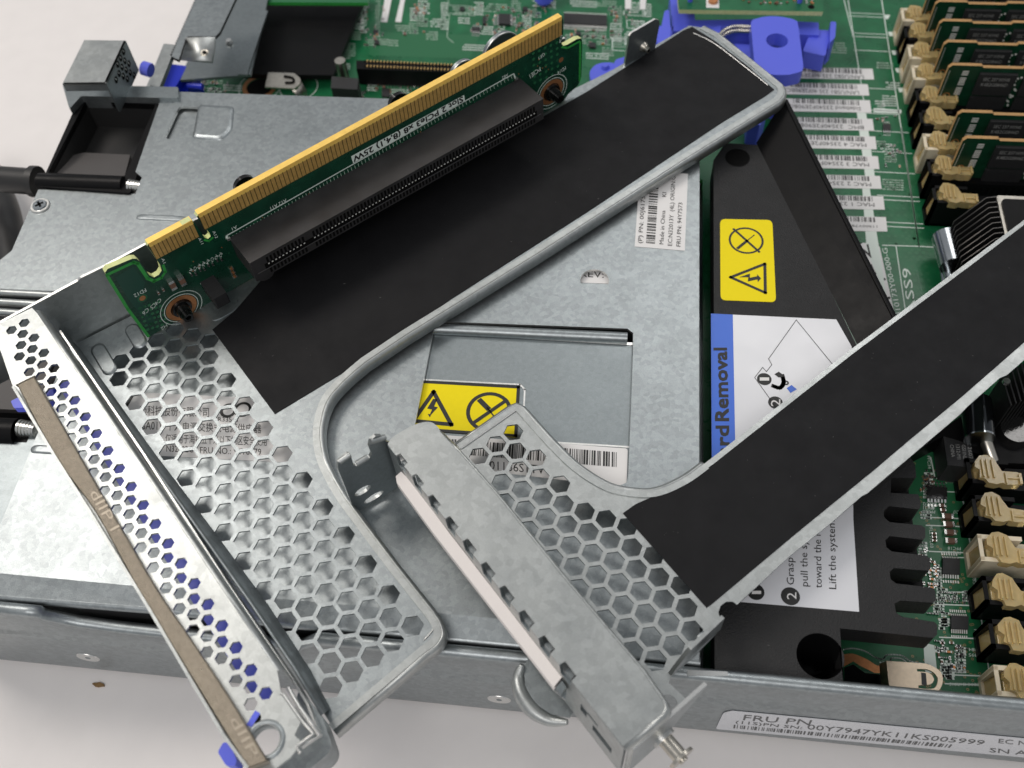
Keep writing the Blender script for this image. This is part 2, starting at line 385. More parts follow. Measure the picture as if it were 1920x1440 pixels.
def bump(fr, pts, h, m, inset=.82, n=1):
    c = V((sum(p[0] for p in pts)/len(pts), sum(p[1] for p in pts)/len(pts)))
    mbx = MB(); k = len(pts); lev = [(1, 0), (.97, h*.35), (.92, h*.75), (inset, h)]
    vv = [fr.W(*(c+(V(p)-c)*s), z) for s, z in lev for p in pts]
    mbx.add(vv, [[i*k+j, i*k+(j+1) % k, (i+1)*k+(j+1) % k, (i+1)*k+j] for i in range(len(lev)-1) for j in range(k)], m, True)
    mbx.add([fr.W(*(c+(V(p)-c)*inset), h) for p in pts], [list(range(k))], m); return mbx
bump(HC, uv(HC, rnd([(372, 196), (440, 200), (436, 245), (416, 264), (360, 260), (366, 232)], 8)), .07, STEEL, .8).build('raised_tab', ch)
bump(HC, capsule(HC, (262, 407), (344, 411), .10), .035, STEEL, .6).build('pressed_ridge', ch)
bump(HC, capsule(HC, (66, 842), (112, 845), .12), .035, STEEL, .6).build('pressed_ridge', ch)
mb = MB(); mb.slab(HF(ZC-.03), [(302, 184), (334, 187), (268, 334), (254, 322)], (), .1, STEEL, STEELB); mb.build('latch_strip', ch, bevel=.02)
# dividers between the two power supply bays
for (y0, y1, x1) in ((548, 553, 160), (566, 571, 150), (584, 590, 140)):
    mb = MB(); mb.tube([G(-60, y0-3, 4.2), G(x1, y1+4, 4.2)], .11, STEELW, 10); mb.build('bay_divider', ch)
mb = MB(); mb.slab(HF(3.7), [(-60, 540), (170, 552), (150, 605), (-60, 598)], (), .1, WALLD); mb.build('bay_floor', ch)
# rivets on the wall
for x, y in ((168, 1224), (937, 1302)):
    mb = MB(); P = WFm.P(x, y); mb.cyl(WFm.W(*P, .105), WFm.N, .31, .035, STEELB, 30, .29); mb.cyl(WFm.W(*P, .13), WFm.N, .09, .02, STEELD, 12, .06); mb.build('rivet', ch)
# long serial label on the wall
WL = WFm.shift(.145)
mb = MB(); mb.slab(WL, rnd([(1342, 1367), (1346, 1358), (1356, 1337), (1372, 1333), (2100, 1402), (2100, 1437)], 4), (), .012, WHITE2)
L = Lab(mb, WL, (1358, 1367), (2000, 1425), (1366, 1333))
INKP = mat('faded_print', (.10, .10, .10), .5)
mb.text(WL, 'FRU PN', (1393, 1350), (1518, 1360), (1396, 1340), INKP, .006); mb.text(WL, '(11S)PN SN:', (1379, 1356), (1503, 1367), (1380, 1351), INKP, .006)
mb.text(WL, '00Y7947YK11KS005999', (1513, 1367), (1842, 1397), (1515, 1358), INKP, .006)
mb.text(WL, 'EC N', (1872, 1393), (1925, 1398), (1873, 1385), INKP, .006); mb.text(WL, 'SN A', (1855, 1410), (1925, 1416), (1856, 1402), INKP, .006)
Lb = Lab(mb, WL, (1375, 1365), (1782, 1402), (1376, 1359)); Lb.bars(0, 0, 1, 1, 74, INKP, 5)
mb.build('serial_label', ch, label='white serial number label on the lower side wall')
# part number label on the cover
mb = MB(); L = Lab(mb, HC, (1284, 470), (1290, 326), (1190, 462))
mb.slab(HF(ZC+.012), [(1284, 470), (1290, 326), (1200, 318), (1190, 462)], (), .012, WHITE)
L.off = .016
L.text('(P) PN: 00J6175   2013-0', .04, .86, 1, .085); L.bars(.05, .60, .97, .78, 38, INK, 2)
L.text('Made in China', .05, .43, .48, .085); L.text('KI', .66, .43, .72, .085)
L.text('EC:N32013Y  (4L) ORIGIN:CN', .04, .26, 1, .085); L.text('FRU PN: 94Y7573', .04, .09, .60, .085)
mb.build('part_number_label', ch, label='white part number label on the power supply cover')
# small clip bar next to the black cover bottom
mb = MB(); mb.slab(HF(ZC+.05), [(1290, 1256), (1364, 1259), (1366, 1267), (1288, 1266)], (), .3, STEELB); mb.build('wall_tab', ch, bevel=.02)
# rear left corner
mb = MB()
TZ = 5.6
t = [G(158, 75, TZ), G(236, 76, TZ), G(199, 156, TZ), G(117, 157, TZ)]
mb.prism([t[0], t[1], t[2], t[3]], (0, 0, -.08), STEELW)
VFc = None
a, b = t[1], t[2]; c_, d_ = a+V((0.0, 0, 0)), b
base = [G(277, 158, 4.4), b+V((0, 0, -1.1))]
side = [a, b, b+V((0, 0, -1.2)), a+V((0, 0, -1.2))]
mb.prism(side, (-.07, .03, 0), STEELD)
fh = VF((236, 76), (199, 156), TZ).shift(0)
for i in range(9):
    for j in range(9):
        cu, cv = .1+i*.30+(j % 2)*.15, -.12-j*.24
        P = proj(fh.W(cu, cv)); 
        if inside(P, [(234, 88), (254, 148), (206, 156)]):
            mb.add([fh.W(cu+.125*math.cos(k*math.pi/3+.5), cv+.125*math.sin(k*math.pi/3+.5), .006) for k in range(6)], [list(range(6))], CAV)
            mb.add([fh.W(cu-.03, cv-.02, .008), fh.W(cu+.0, cv-.02, .008), fh.W(cu+.03, cv+.08, .008), fh.W(cu+.0, cv+.08, .008)], [[0, 1, 2, 3]], STEELB)
mb.prism([t[3], t[2], t[2]+V((0, 0, -.3)), t[3]+V((0, 0, -.3))], (0, .05, 0), STEELD)
mb.build('corner_box', ch, bevel=.03)
mb = MB(); mb.slab(HF(4.45), rnd([(117, 158), (334, 163), (334, 184), (152, 180), (130, 204)], 3), (), .5, STEELD, STEEL); mb.build('rear_flange', ch, bevel=.03)
mb = MB(); mb.cyl(G(135, 196, 4.2), V((-.8, -.3, .2)), .12, .1, TIN, 16, .08); mb.build('rivet', ch)
# rail with a serrated edge, top left
ser = []
for k in range(26):
    t_ = k/25; x, y = 368-50*t_, -10+112*t_
    ser += [(x, y), (x+4, y+2.2)]
mb = MB(); mb.slab(HF(4.3), ser + [(318, 104), (335, 112), (348, 72), (352, 68), (404, 68), (412, 60), (446, -12)], (), .12, STEEL, WALLD); mb.build('side_rail', ch)
mb = MB(); mb.loft([[G(348, 70, 4.3), G(404, 69, 4.3)], [G(342, 92, 3.95), G(402, 96, 3.95)], [G(338, 112, 3.85), G(398, 117, 3.85)]], STEELW)
mb.cyl(G(384, 100, 3.93), (0, -.2, 1), .13, .03, NICK, 20, .1); mb.cyl(G(384, 100, 3.95), (0, -.2, 1), .07, .02, CAV, 12); mb.build('rail_tab', ch, solid=.08)
mb = MB(); mb.slab(HF(2.6), [(338, 150), (415, -20), (505, -20), (497, 24), (470, 140)], (), .1, STEELD); 
mb.slab(HF(2.72), [(487, 18), (502, 20), (462, 140), (446, 139)], (), .1, STEELD)
mb.cyl(G(430, 80, 2.62), (0, 0, 1), .15, .12, TIN, 20, .1); mb.build('rear_tray', ch)
mb = MB(); mb.slab(VF((281, 162), (313, 82), 3.2), [(281, 162), (298, 166), (330, 95), (313, 82)], (), .12, STEELW); mb.slab(HF(4.3), [(281, 160), (299, 163), (330, 84), (312, 82)], (), .2, STEELW, STEELD); mb.build('rear_bracket', ch)
mb = MB(); c = G(283, 132, 4.0)
mb.cyl(c, V((-1, .25, .1)), .22, .3, BLUE, 20)
for k in range(20):
    a = 2*math.pi*k/20; ax = V((-1, .25, .1)).normalized(); p = ax.orthogonal().normalized(); q = ax.cross(p)
    mb.cyl(c+(p*math.cos(a)+q*math.sin(a))*.21, ax, .03, .3, BLUE, 6)
mb.build('thumb_screw', ch)
# dark sheets beyond the rear tray
mb = MB(); mb.slab(HF(1.6), [(455, 139), (506, -20), (690, -20), (625, 141)], (), .2, BLKS); mb.build('black_bay_liner', ch)
mb = MB(); mb.slab(HF(2.4), [(430, -30), (690, -30), (690, 5), (500, 4), (430, -5)], (), .14, PCBL, PCBE); mb.build('rear_circuit_board', ch)

# ================================================================== power supplies
def psu(tl, bl, y_off, label, fan):
    pass
X0 = -15.2
ps1 = empty('power_supply', V((X0+3, 20.5, .15)), 'upper power supply with open black fan frame beside the corner box', 'power supply', 'power supplies under the cage cover')
ps2 = empty('power_supply', V((X0+3, 11.5, .15)), 'lower power supply under the perforated strip of the left bracket, nearest the side wall', 'power supply', 'power supplies under the cage cover')
HPs = HF(4.12)
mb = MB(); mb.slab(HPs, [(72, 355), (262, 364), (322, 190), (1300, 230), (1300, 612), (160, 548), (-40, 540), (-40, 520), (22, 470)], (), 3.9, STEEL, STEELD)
mb.build('casing', ps1, bevel=.03)
mb = MB(); mb.slab(HF(4.13), [(1050, 470), (1170, 476), (1168, 533), (1048, 528)], (), .01, WHITE); mb.text(HF(4.132), 'REV:', (1088, 519), (1132, 521), (1088, 507), INK, .004); mb.build('revision_label', ps1)
def fan(parent, outer, inner, zt):
    fr = HF(zt); mb = MB(); mb.slab(fr, outer, [inner], .22, BLKS); mb.build('fan_frame', parent, bevel=.03)
    mb = MB(); a = [fr.X(*p) for p in inner]; n = len(a); lo = [p+V((0, 0, -1.1)) for p in a]
    mb.add(a+lo, [[i, (i+1) % n, n+(i+1) % n, n+i] for i in range(n)], DUCT); mb.add(lo, [list(range(n))], DUCT)
    mb.build('fan_duct', parent)
out1 = rnd([(150, 181), (311, 187), (244, 362), (74, 350)], 5); in1 = rnd([(160, 190), (292, 196), (234, 330), (90, 324)], 4)
fan(ps1, out1, in1, 4.2)
mb = MB(); fr = HF(3.2)
mb.prism([G(96, 330, 3.9), G(232, 336, 3.9), G(244, 290, 3.5), G(156, 286, 3.5), G(104, 300, 3.6)], (0, 0, -.6), mat('fan_hub_grey', (.085, .080, .078), .6, bump=.3)); mb.build('fan_hub', ps1, bevel=.05)
mb = MB()
for k in range(5):
    x = 165+k*26; mb.prism([G(x, 205, 3.2), G(x+30, 208, 3.2), G(x+10, 240+k*3, 2.2), G(x-8, 232, 2.2)], (.1, .1, -.15), BLKS)
mb.build('fan_blades', ps1, bevel=.03)
mb = MB(); mb.tube([G(74, 341, 4.12), G(232, 347, 4.12)], .27, BLKS, 20); mb.build('handle_bar', ps1)
def screw(parent, px, py, z, ax, r=.2, name='spring_screw'):
    mb = MB(); c = G(px, py, z); ax = V(ax).normalized()
    for k in range(5): mb.cyl(c+ax*k*.085, ax, r*(1-.04*k), .06, TIN, 20)
    mb.cyl(c, ax, r*.75, .45, TIN, 16); mb.build(name, parent)
screw(ps1, 243, 349, 4.1, (1, -.05, 0), .22)
mb = MB(); c = G(76, 387, 4.12); mb.cyl(c, (0, 0, 1), .31, .06, STEELB, 32, .28); mb.cyl(c+V((0, 0, .05)), (0, 0, 1), .23, .05, CHROME, 28, .2)
for a in (.7, .7+math.pi/2):
    u, v = V((math.cos(a), math.sin(a), 0)), V((-math.sin(a), math.cos(a), 0)); mb.obox(c+V((0, 0, .1)), u*.13, v*.035, V((0, 0, .006)), CAV)
mb.build('screw', ps1)
# lower supply
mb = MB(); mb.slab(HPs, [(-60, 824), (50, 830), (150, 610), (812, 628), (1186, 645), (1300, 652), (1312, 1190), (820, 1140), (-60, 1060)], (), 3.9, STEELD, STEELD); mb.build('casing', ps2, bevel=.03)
fan(ps2, [(-90, 600), (150, 612), (70, 832), (-160, 822)], [(-60, 612), (128, 622), (62, 790), (-130, 780)], 4.1)
mb = MB(); mb.prism([G(-60, 640, 3.6), G(110, 648, 3.6), G(66, 770, 3.6), G(-60, 764, 3.6)], (0, 0, -.2), mat('fan_hub_grey', (.085, .080, .078))); mb.build('fan_hub', ps2, bevel=.05)
mb = MB(); mb.tube([G(-60, 806, 4.12), G(34, 810, 4.12)], .36, BLKS, 20); mb.build('handle_bar', ps2)
screw(ps2, 38, 803, 4.2, (1, -.05, 0), .24)
# raised step in the casing and its stickers, seen through the cover opening
HPc = HF(4.13)
mb = MB(); mb.line(HPc, [(779, 711), (1320, 741)][:1]+[(975, 721), (984, 730), (982, 770), (960, 815)], .045, STEELB, .004)
mb.line(HPc, [(1030, 829), (1178, 838)], .05, STEELB, .003); mb.line(HPc, [(812, 623), (1186, 645)], .09, STEELB, .006); mb.build('pressed_edge', ps2)
HS = HF(4.14)
mb = MB(); mb.slab(HS, rnd([(700, 708), (973, 724), (968, 820), (690, 797)], 4), (), .012, YEL)
mb.line(HS, [(760, 714), (972, 726), (967, 817), (690, 798)], .085, INK, .004)
tri = [(813, 735), (846, 796), (775, 789)]
mb.line(HS, tri, .11, INK, .006, closed=True)
mb.pg(HS, [(812, 748), (820, 749), (814, 762), (821, 764), (808, 778), (806, 783), (802, 776), (806, 777), (810, 768), (801, 766)], INK, .006)
mb.ring(HS, (917, 772), .50, .60, INK, .006); mb.line(HS, [(949, 751), (888, 793)], .10, INK, .007)
mb.line(HS, [(901, 752), (914, 765)], .14, INK, .007); mb.line(HS, [(914, 765), (938, 796)], .04, INK, .007)
mb.build('warning_sticker', ps2, label='yellow high voltage sticker seen through the cover opening')
mb = MB(); mb.slab(HS, rnd([(700, 806), (1177, 841), (1173, 960), (690, 910)], 5), (), .012, WHITE)
L = Lab(mb, HS, (838, 850), (1157, 876), (841, 823), .004); L.bars(0, 0, 1, 1, 78, INK, 9)
mb.text(HS, '01186S1TV', (918, 880), (1021, 889), (918, 864), INK, .006)
L = Lab(mb, HS, (905, 908), (1050, 920), (906, 893), .004); L.bars(0, 0, 1, 1, 34, INK, 4)
mb.build('barcode_label', ps2, label='white barcode label seen through the cover opening')
# ================================================================== chinese approval label (on the cover, under the honeycomb)
mb = MB(); HL = HF(ZC+.012)
mb.slab(HL, [(228, 734), (560, 750), (556, 868), (216, 850)], (), .012, WHITE)
def lt(s, x0, y, x1, h, m=INK): mb.text(HL, s, (x0, y), (x1, y+(x1-x0)*.03), (x0-1+h*.1, y-h), m, .006)
lt('迈科技股份有限公司', 262, 777, 392, 14); lt('R33561', 409, 790, 446, 8)
mb.ring(HL, (428, 770), .14, .22, INK, .006); mb.ring(HL, (455, 768), .16, .23, INK, .006)
lt('(SA01)', 262, 805, 302, 15); lt('个人电源交换式电源供应器', 312, 806, 490, 13)
lt('仅适用于海拔五千米以下地区安全使用', 310, 829, 500, 13)
lt('N32602C', 312, 847, 362, 12); lt('FRU NO.: 94Y8079', 375, 850, 490, 12)
mb.slab(HL, [(240, 740), (252, 741), (238, 765), (232, 765)], (), 0, INK, off=.005)
mb.build('approval_label', ch, label='white label with small printed characters seen through the honeycomb holes')
# ================================================================== power cables
mb = MB(); mb.tube([G(-60, 322, 3.6), G(0, 336, 3.6), G(68, 341, 3.7)], .42, RUBBER, 18); mb.tube([G(60, 340, 3.7), G(72, 341, 3.7)], .5, RUBBER, 18)
mb.box(tuple(G(66, 362, 3.4)), tuple(G(72, 322, 3.6)), STEELW)
tag(mb.build('power_cable'), 'thick black cable plugged in beside the black fan frame at upper left', 'cable')
mb = MB(); mb.tube(smooth([G(-40, 300, 1.6), G(-4, 370, 1.6), G(8, 405, 1.6), G(14, 440, 1.6), G(30, 520, 1.6)], 5), .55, RUBBER, 18)
tag(mb.build('power_cable'), 'black cable curving down past the left edge beside the screwed casing', 'cable')

# ================================================================== motherboard
mo = empty('motherboard', G(1700, 700, .9), 'green server circuit board inside the chassis, crowded with small components', 'circuit board')
HP = HF(ZP); YB = G(640, 183, ZC).y
bb = MB(); xl = G(1318, 600, ZP).x
pcb = [(xl, YW+.25), (16, YW+.25), (16, 46), (G(672, 0, ZP).x-1, 46), (G(652, 60, ZP).x, G(652, 60, ZP).y), G(625, 146, ZP)[:2], G(372, 138, ZP)[:2], (G(340, 190, ZP).x, YB+.2), (xl, YB+.2)]
bb.slab(HP, pcb, (), .16, PCB, PCBE, px=False)
rr = random.Random(11)
def S(p, q, wd=.035, m=SILK): bb.line(HP, [p, q], wd, m, .005)
# copper pours (wide lighter patches)
for pts in ([(1480, 120), (1640, 126), (1655, 190), (1480, 182)], [(1590, 840), (1830, 850), (1840, 1050), (1745, 1052), (1735, 930), (1590, 900)], [(700, 60), (900, 66), (880, 110), (690, 104)], [(1100, 90), (1180, 93), (1170, 130), (1095, 126)]):
    bb.pg(HP, rnd(pts, 8), PCBL, .002)
# traces
for k in range(150):
    if k < 80: x, y = rr.uniform(640, 1250), rr.uniform(0, 150)
    else: x, y = rr.uniform(1480, 1860), rr.uniform(0, 1300)
    if 640 < y < 820 and x > 1600: continue
    l = rr.uniform(12, 50); d = rr.choice(((1, .06), (.12, 1), (.7, .6), (-.7, .7)))
    bb.line(HP, [(x, y), (x+d[0]*l, y+d[1]*l), (x+d[0]*l+l*.4*d[1], y+d[1]*l+l*.1)], .02, PCBL, .0025)
VIA = mat('via_ring', (.30, .22, .11), .4, .3)
# vias
for k in range(420):
    if k < 120: x, y = rr.uniform(660, 1250), rr.uniform(0, 170)
    elif k < 240: x, y = rr.uniform(1600, 1720), rr.uniform(100, 560)
    else: x, y = rr.uniform(1700, 1840), rr.uniform(860, 1310)
    if k >= 240: bb.ring(HP, (x, y), .018, .036, VIA, .004, 10); 
    else: bb.disc(HP, (x, y), .05, PCBL, .004, 10)
# printed dot grid
for i in range(6):
    for j in range(10):
        x, y = 1640+i*13+j*2.5, 395+j*13; 
        if i < 3: bb.disc(HP, (x+58, y+40), .07, PCBL, .004, 12)
        bb.disc(HP, (x-2, y-30), .06, PCBL, .004, 12)
# long silkscreen lines
S((1653, 0), (1723, 462)); S((1690, 240), (1723, 462)); S((1723, 462), (1820, 468)); S((1810, 960), (1863, 1317)); S((1795, 905), (1812, 962)); S((1590, 0), (1625, 225), .03); S((1600, 70), (1580, -10), .03)
for y in (24, 30, 62, 68, 94, 165, 206, 212): S((1588+y*.15, y), (1655+y*.15, y+3), .03)
for y in (245, 284, 322, 366, 374, 416, 424): S((1630+(y-240)*.12, y), (1702+(y-240)*.16, y+4), .032)
S((1655, 460), (1723, 462)); S((1680, 462), (1700, 600), .03)
for y in (970, 985, 1034, 1133, 1195, 1265, 1282): S((1735+(y-970)*.12, y), (1812+(y-970)*.15, y+3), .035)
for y in (922, 1045, 1110): S((1770, y), (1812+(y-970)*.15, y+1), .03)
bb.line(HP, [(1745, 858), (1753, 897), (1815, 903), (1822, 880)], .035, SILK, .005)
bb.line(HP, smooth([(1582, 1218), (1600, 1216), (1622, 1221), (1640, 1232), (1655, 1236), (1664, 1228), (1690, 1229), (1708, 1240), (1740, 1246)], 5), .035, SILK, .005); bb.line(HP, smooth([(1650, 1242), (1668, 1240), (1672, 1234), (1690, 1235), (1704, 1246)], 4), .03, SILK, .005)
# white silkscreen blocks beside the memory sockets
for (x, y) in ((1808, 972), (1818, 1042), (1828, 1116), (1842, 1192), (1855, 1272)):
    bb.pg(HP, [(x, y), (x+34, y+3), (x+12, y+14), (x+2, y+14)], SILK, .005)
for (x, y) in ((1657, 28), (1665, 60), (1671, 95), (1678, 128), (1683, 165)): bb.pg(HP, [(x, y), (x+12, y), (x+8, y+8), (x+3, y+8)], SILK, .005)
bb.pg(HP, [(1615, 330), (1627, 330), (1663, 560), (1625, 470)], SILK, .005); bb.pg(HP, [(1612, 455), (1648, 457), (1680, 600), (1640, 590)], WHITE, .004)
bb.pg(HP, [(1605, 200), (1622, 200), (1640, 330), (1622, 330)], SILK, .0045); bb.pg(HP, [(1638, 203), (1690, 206), (1690, 213), (1638, 211)], SILK, .005)
bb.pg(HP, [(1731, 1205), (1752, 1210), (1757, 1262), (1735, 1262)], SILK, .005)
# legible writing
bb.text(HP, 'ASS9', (1719, 592), (1706, 502), (1703, 594), SILK, .007)
bb.text(HP, 'J10173Y00-000-G', (1690, 590), (1663, 465), (1680, 591), SILK, .007)
bb.text(HP, 'PU2', (1652, 560), (1628, 458), (1626, 565), INK, .007)
for s, x, y, w_ in (('R884', 1838, 1216, 22), ('R895', 1839, 1226, 23), ('R828C451R915', 1840, 1281, 60), ('R124', 1804, 1247, 15), ('R238', 1803, 1257, 16), ('PFC21', 1751, 950, 20), ('PFC20', 1753, 957, 22), ('PFU2', 1750, 943, 20), ('PFC18', 1801, 1026, 24), ('PFC18', 1801, 1034, 24), ('PFC17', 1805, 958, 18)):
    bb.text(HP, s, (x, y), (x-w_, y-1), (x, y+6), SILK, .007)
for s, x, y, w_ in (('C452', 1822, 1048, 24), ('R8297', 1828, 1042, 30), ('R8325', 1823, 1078, 30), ('C1453', 1838, 1182, 26), ('R883', 1826, 1180, 24), ('PFL2 PFL03', 1742, 985, 42), ('PFC34', 1738, 855, 24)):
    bb.text(HP, s, (x, y), (x+2, y+w_), (x+6, y), SILK, .007)
# unreadable reference marks: clusters of tiny dashes
def marks(x, y, nx, ny, dx, dy, m=SILK, seed=0, wd=.028):
    r = random.Random(seed*77+int(x*3+y))
    for i in range(nx):
        for j in range(ny):
            if r.random() < .08: continue
            px_, py_ = x+i*dx, y+j*dy+i*dx*.05; l = dx*.62
            bb.line(HP, [(px_, py_), (px_+l, py_)], wd*r.uniform(1.3, 2.3), m, .0055)
            if r.random() < .5: bb.line(HP, [(px_+l*.4, py_-dy*.25), (px_+l*.4, py_+dy*.25)], wd*.8, m, .0055)
for (x, y, nx, ny) in ((672, 0, 4, 8), (666, 36, 4, 5), (660, 60, 4, 4), (650, 82, 4, 6), (645, 100, 3, 3), (690, 75, 5, 3), (712, 74, 4, 3), (730, 76, 4, 3), (782, 35, 5, 4), (808, 36, 6, 4), (768, 44, 4, 5), (785, 2, 5, 6), (850, 14, 10, 4), (868, 84, 12, 3), (905, 12, 6, 3), (890, 5, 4, 6), (935, 50, 3, 8), (1000, 2, 10, 3), (1070, 2, 12, 3), (1085, 62, 8, 3), (1112, 40, 6, 8), (1145, 45, 5, 8), (1150, 70, 6, 5), (1180, 98, 4, 2), (1120, 74, 6, 3), (980, 30, 4, 6), (960, 2, 4, 5), (1180, 5, 5, 5), (1205, 8, 4, 6),
        (675, 12, 3, 12), (705, 2, 2, 16), (742, 48, 6, 3), (770, 16, 6, 6), (800, 60, 5, 4), (828, 6, 3, 12), (860, 34, 5, 3), (900, 50, 6, 4), (918, 8, 8, 3), (948, 70, 6, 3), (990, 18, 6, 4), (1030, 2, 3, 4), (1058, 46, 18, 2), (1062, 66, 9, 4), (1122, 2, 8, 3), (1150, 12, 4, 8), (1172, 60, 5, 6), (1186, 40, 5, 5), (1100, 100, 10, 3), (1130, 90, 5, 4), (640, 120, 4, 3), (380, 146, 9, 3), (420, 160, 8, 3), (390, 166, 6, 2),
        (1550, 80, 9, 5), (1645, 118, 7, 3), (1662, 155, 6, 3), (1642, 190, 4, 4), (1655, 180, 6, 5), (1656, 337, 9, 5), (1652, 270, 6, 4), (1660, 285, 5, 5), (1640, 265, 5, 3), (1390, 8, 6, 3), (730, 168, 9, 4), (690, 160, 4, 3)):
    marks(x, y, nx, ny, 4.2, 4.4, SILK if rr.random() < .6 else SILKD, 1)
for (x, y, nx, ny) in ((1735, 888, 3, 5), (1733, 905, 4, 6), (1742, 935, 3, 4), (1728, 960, 4, 3), (1724, 1018, 3, 6), (1752, 1060, 3, 8), (1758, 1105, 4, 4), (1752, 1125, 4, 5), (1772, 1112, 5, 3), (1766, 1150, 3, 5), (1762, 1162, 3, 4), (1792, 1215, 4, 9), (1765, 1240, 4, 6), (1775, 1250, 3, 5), (1806, 1110, 4, 4), (1755, 1215, 5, 2)):
    marks(x, y, nx, ny, 4.6, 5.5, SILK, 2, .032)
bb.pg(HP, [(722, -5), (735, -5), (726, 42), (714, 41)], WHITE, .006); bb.pg(HP, [(752, -5), (760, -5), (752, 42), (741, 41)], WHITE, .006)
bb.pg(HP, [(1172, -5), (1184, -5), (1183, 17), (1172, 17)], WHITE, .006); bb.pg(HP, [(1200, -5), (1212, -5), (1210, 18), (1200, 18)], WHITE, .006)
bb.line(HP, [(1180, 20), (1170, 20), (1169, 28), (1209, 30), (1210, 22)], .03, SILK, .005)
bb.line(HP, [(840, 0), (842, 10), (885, 12), (884, 26), (843, 25), (838, 70), (850, 80)], .03, SILKD, .005)
bb.line(HP, [(1175, 38), (1208, 40), (1207, 55), (1176, 53)], .03, SILK, .005, closed=True)
bb.line(HP, [(1148, 72), (1180, 74), (1178, 96), (1148, 94)], .03, SILK, .005, closed=True)
# copper mounting ring and pads
bb.ring(HP, (487, 163), .50, .66, COPPER, .006); bb.ring(HP, (487, 163), .78, .81, SILK, .006); bb.disc(HP, (487, 165), .5, CAV, .005); bb.ring(HP, (560, 163), .70, .73, SILK, .006)
bb.pg(HP, smooth([(1582, 1227), (1600, 1226), (1625, 1236), (1645, 1248), (1668, 1250)], 4)+[(1668, 1262), (1640, 1262), (1612, 1248), (1600, 1240), (1582, 1250)], COPPER, .006)
bb.pg(HP, [(1625, 1290), (1660, 1286), (1670, 1300), (1615, 1300)], COPPER, .006)
bb.pg(HP, [(1583, 1252), (1600, 1246), (1622, 1262), (1664, 1266), (1664, 1284), (1583, 1292)], CAV, .007)
bb.build('board', mo)
# barcode stickers in a ladder
names = [('LAN/USB2 23S 40F2E90BC5A', 1455, 125, 1639, 149), ('LAN/USB1 23S 40F2E90BC59A', 1452, 154, 1630, 179), ('Sideband 23S40F2E90BC5A1', 1450, 184, 1634, 211), ('BMC  23S40F2E90BC5A0', 1476, 219, 1639, 245), ('MAC 4 23S40F2E90BC5A', 1476, 252, 1644, 280), ('MAC 3 23S40F2E90BC59', 1480, 289, 1649, 317), ('MAC 2 23S40F2E90BC5', 1480, 326, 1653, 354), ('MAC 1 23S40F2E90BC5', 1485, 364, 1659, 393), ('11S00Y7827YK11', 1490, 403, 1664, 434)]
for i, (s, xa, ya, xb, yb) in enumerate(names):
    mb = MB(); fr = HF(ZP+.015); sl = .03
    mb.slab(fr, [(xa-3, ya), (xb-3, ya+4), (xb, yb), (xa, yb-3)], (), .01, WHITE)
    # text reads upside down: origin at upper right
    L = Lab(mb, fr, (xb-19, ya+3.5), (xa-30, ya-1), (xb-18, yb-2), .003)
    if i < 8: L.text(s, 0, -.0+.62-.55, 1, .30, INK) if False else None
    Lt = Lab(mb, fr, (xb-20, ya+17), (xb-175, ya+11), (xb-19, ya+25), .003)
    if i < 8: Lt.text(s, 0, 0, 1, .85, INKG)
    Lr = Lab(mb, fr, (xb-24, ya+4), (xb-150, ya-1), (xb-23, ya+15), .003); Lr.bars(0, .1, 1, .9, 34, INKG, i+3)
    if i == 8:
        Lt.text(s, 0, .4, .55, .5, INKG); Lr.text('EC N32558H', .0, -.1, .5, -.0+.0001+.25, INKG) if False else None
    mb.build('barcode_label', mo, label='white barcode sticker ' + ['topmost of the ladder', 'second from the top', 'third from the top', 'fourth from the top', 'middle of the ladder', 'fourth from the bottom', 'third from the bottom', 'second from the bottom', 'lowest of the ladder'][i])
# ---- components
def chip(x0, y0, x1, y1, h=.12, pins=0, side='y', name='chip', m=CHIPM, skew=0, text=None, pm=TIN):
    mb = MB(); a, b, c_, d_ = G(x0, y0, ZP+h), G(x1, y0+(x1-x0)*.05, ZP+h), G(x1+skew, y1+(x1-x0)*.05, ZP+h), G(x0+skew, y1, ZP+h)
    mb.prism([a, b, c_, d_], (0, 0, -h+.02), m)
    if pins:
        for (p, q, o_) in (((a, b, V((0, .09, 0))), (d_, c_, V((0, -.09, 0)))) if side == 'y' else ((a, d_, V((-.09, 0, 0))), (b, c_, V((.09, 0, 0))))):
            for k in range(pins):
                e = p.lerp(q, (k+.5)/pins); e.z = ZP+.05
                hw = (q-p)/pins*.27; mb.prism([e-hw+V((0, 0, .03)), e+hw+V((0, 0, .03)), e+hw+o_, e-hw+o_], (0, 0, -.03), pm)
                e2 = e+o_*1.5; e2.z = ZP+.02; mb.prism([e2-hw, e2+hw, e2+hw+o_*.8, e2-hw+o_*.8], (0, 0, -.012), pm)
    if text:
        fr = HF(ZP+h); 
        for (s, p0, p1, pu) in text: mb.text(fr, s, p0, p1, pu, CHIPT, .004)
    return mb.build(name, mo)
chip(1057, 24, 1138, 43, .13, 34, 'y', pm=TINF); chip(935, 25, 957, 44, .12, 6, 'x'); chip(720+10, 166, 716, 181, .1)
chip(905, 30, 911, 44, .12, 0); chip(885, 50, 900, 57, .1, 5, 'y'); chip(1105, 79, 1117, 88, .1)
chip(1768, 1046, 1800, 1075, .14, 7, 'y', pm=TINF); chip(1784, 1154, 1816, 1178, .14, 8, 'y', pm=TINF); chip(1738, 912, 1776, 934, .1, 6, 'y', m=mat('glossy_chip', (.02, .02, .02), .1, coat=.8, bump=.3, bscale=6))
chip(1656, 232, 1670, 243, .1, 4, 'y')
chip(1700, 1196, 1712, 1200, .1)
for (x, y) in ((700, 55), (702, 75), (862, 12), (1015, 45), (980, 12), (1080, 58)): chip(x, y, x+9, y+7, .08, 0)
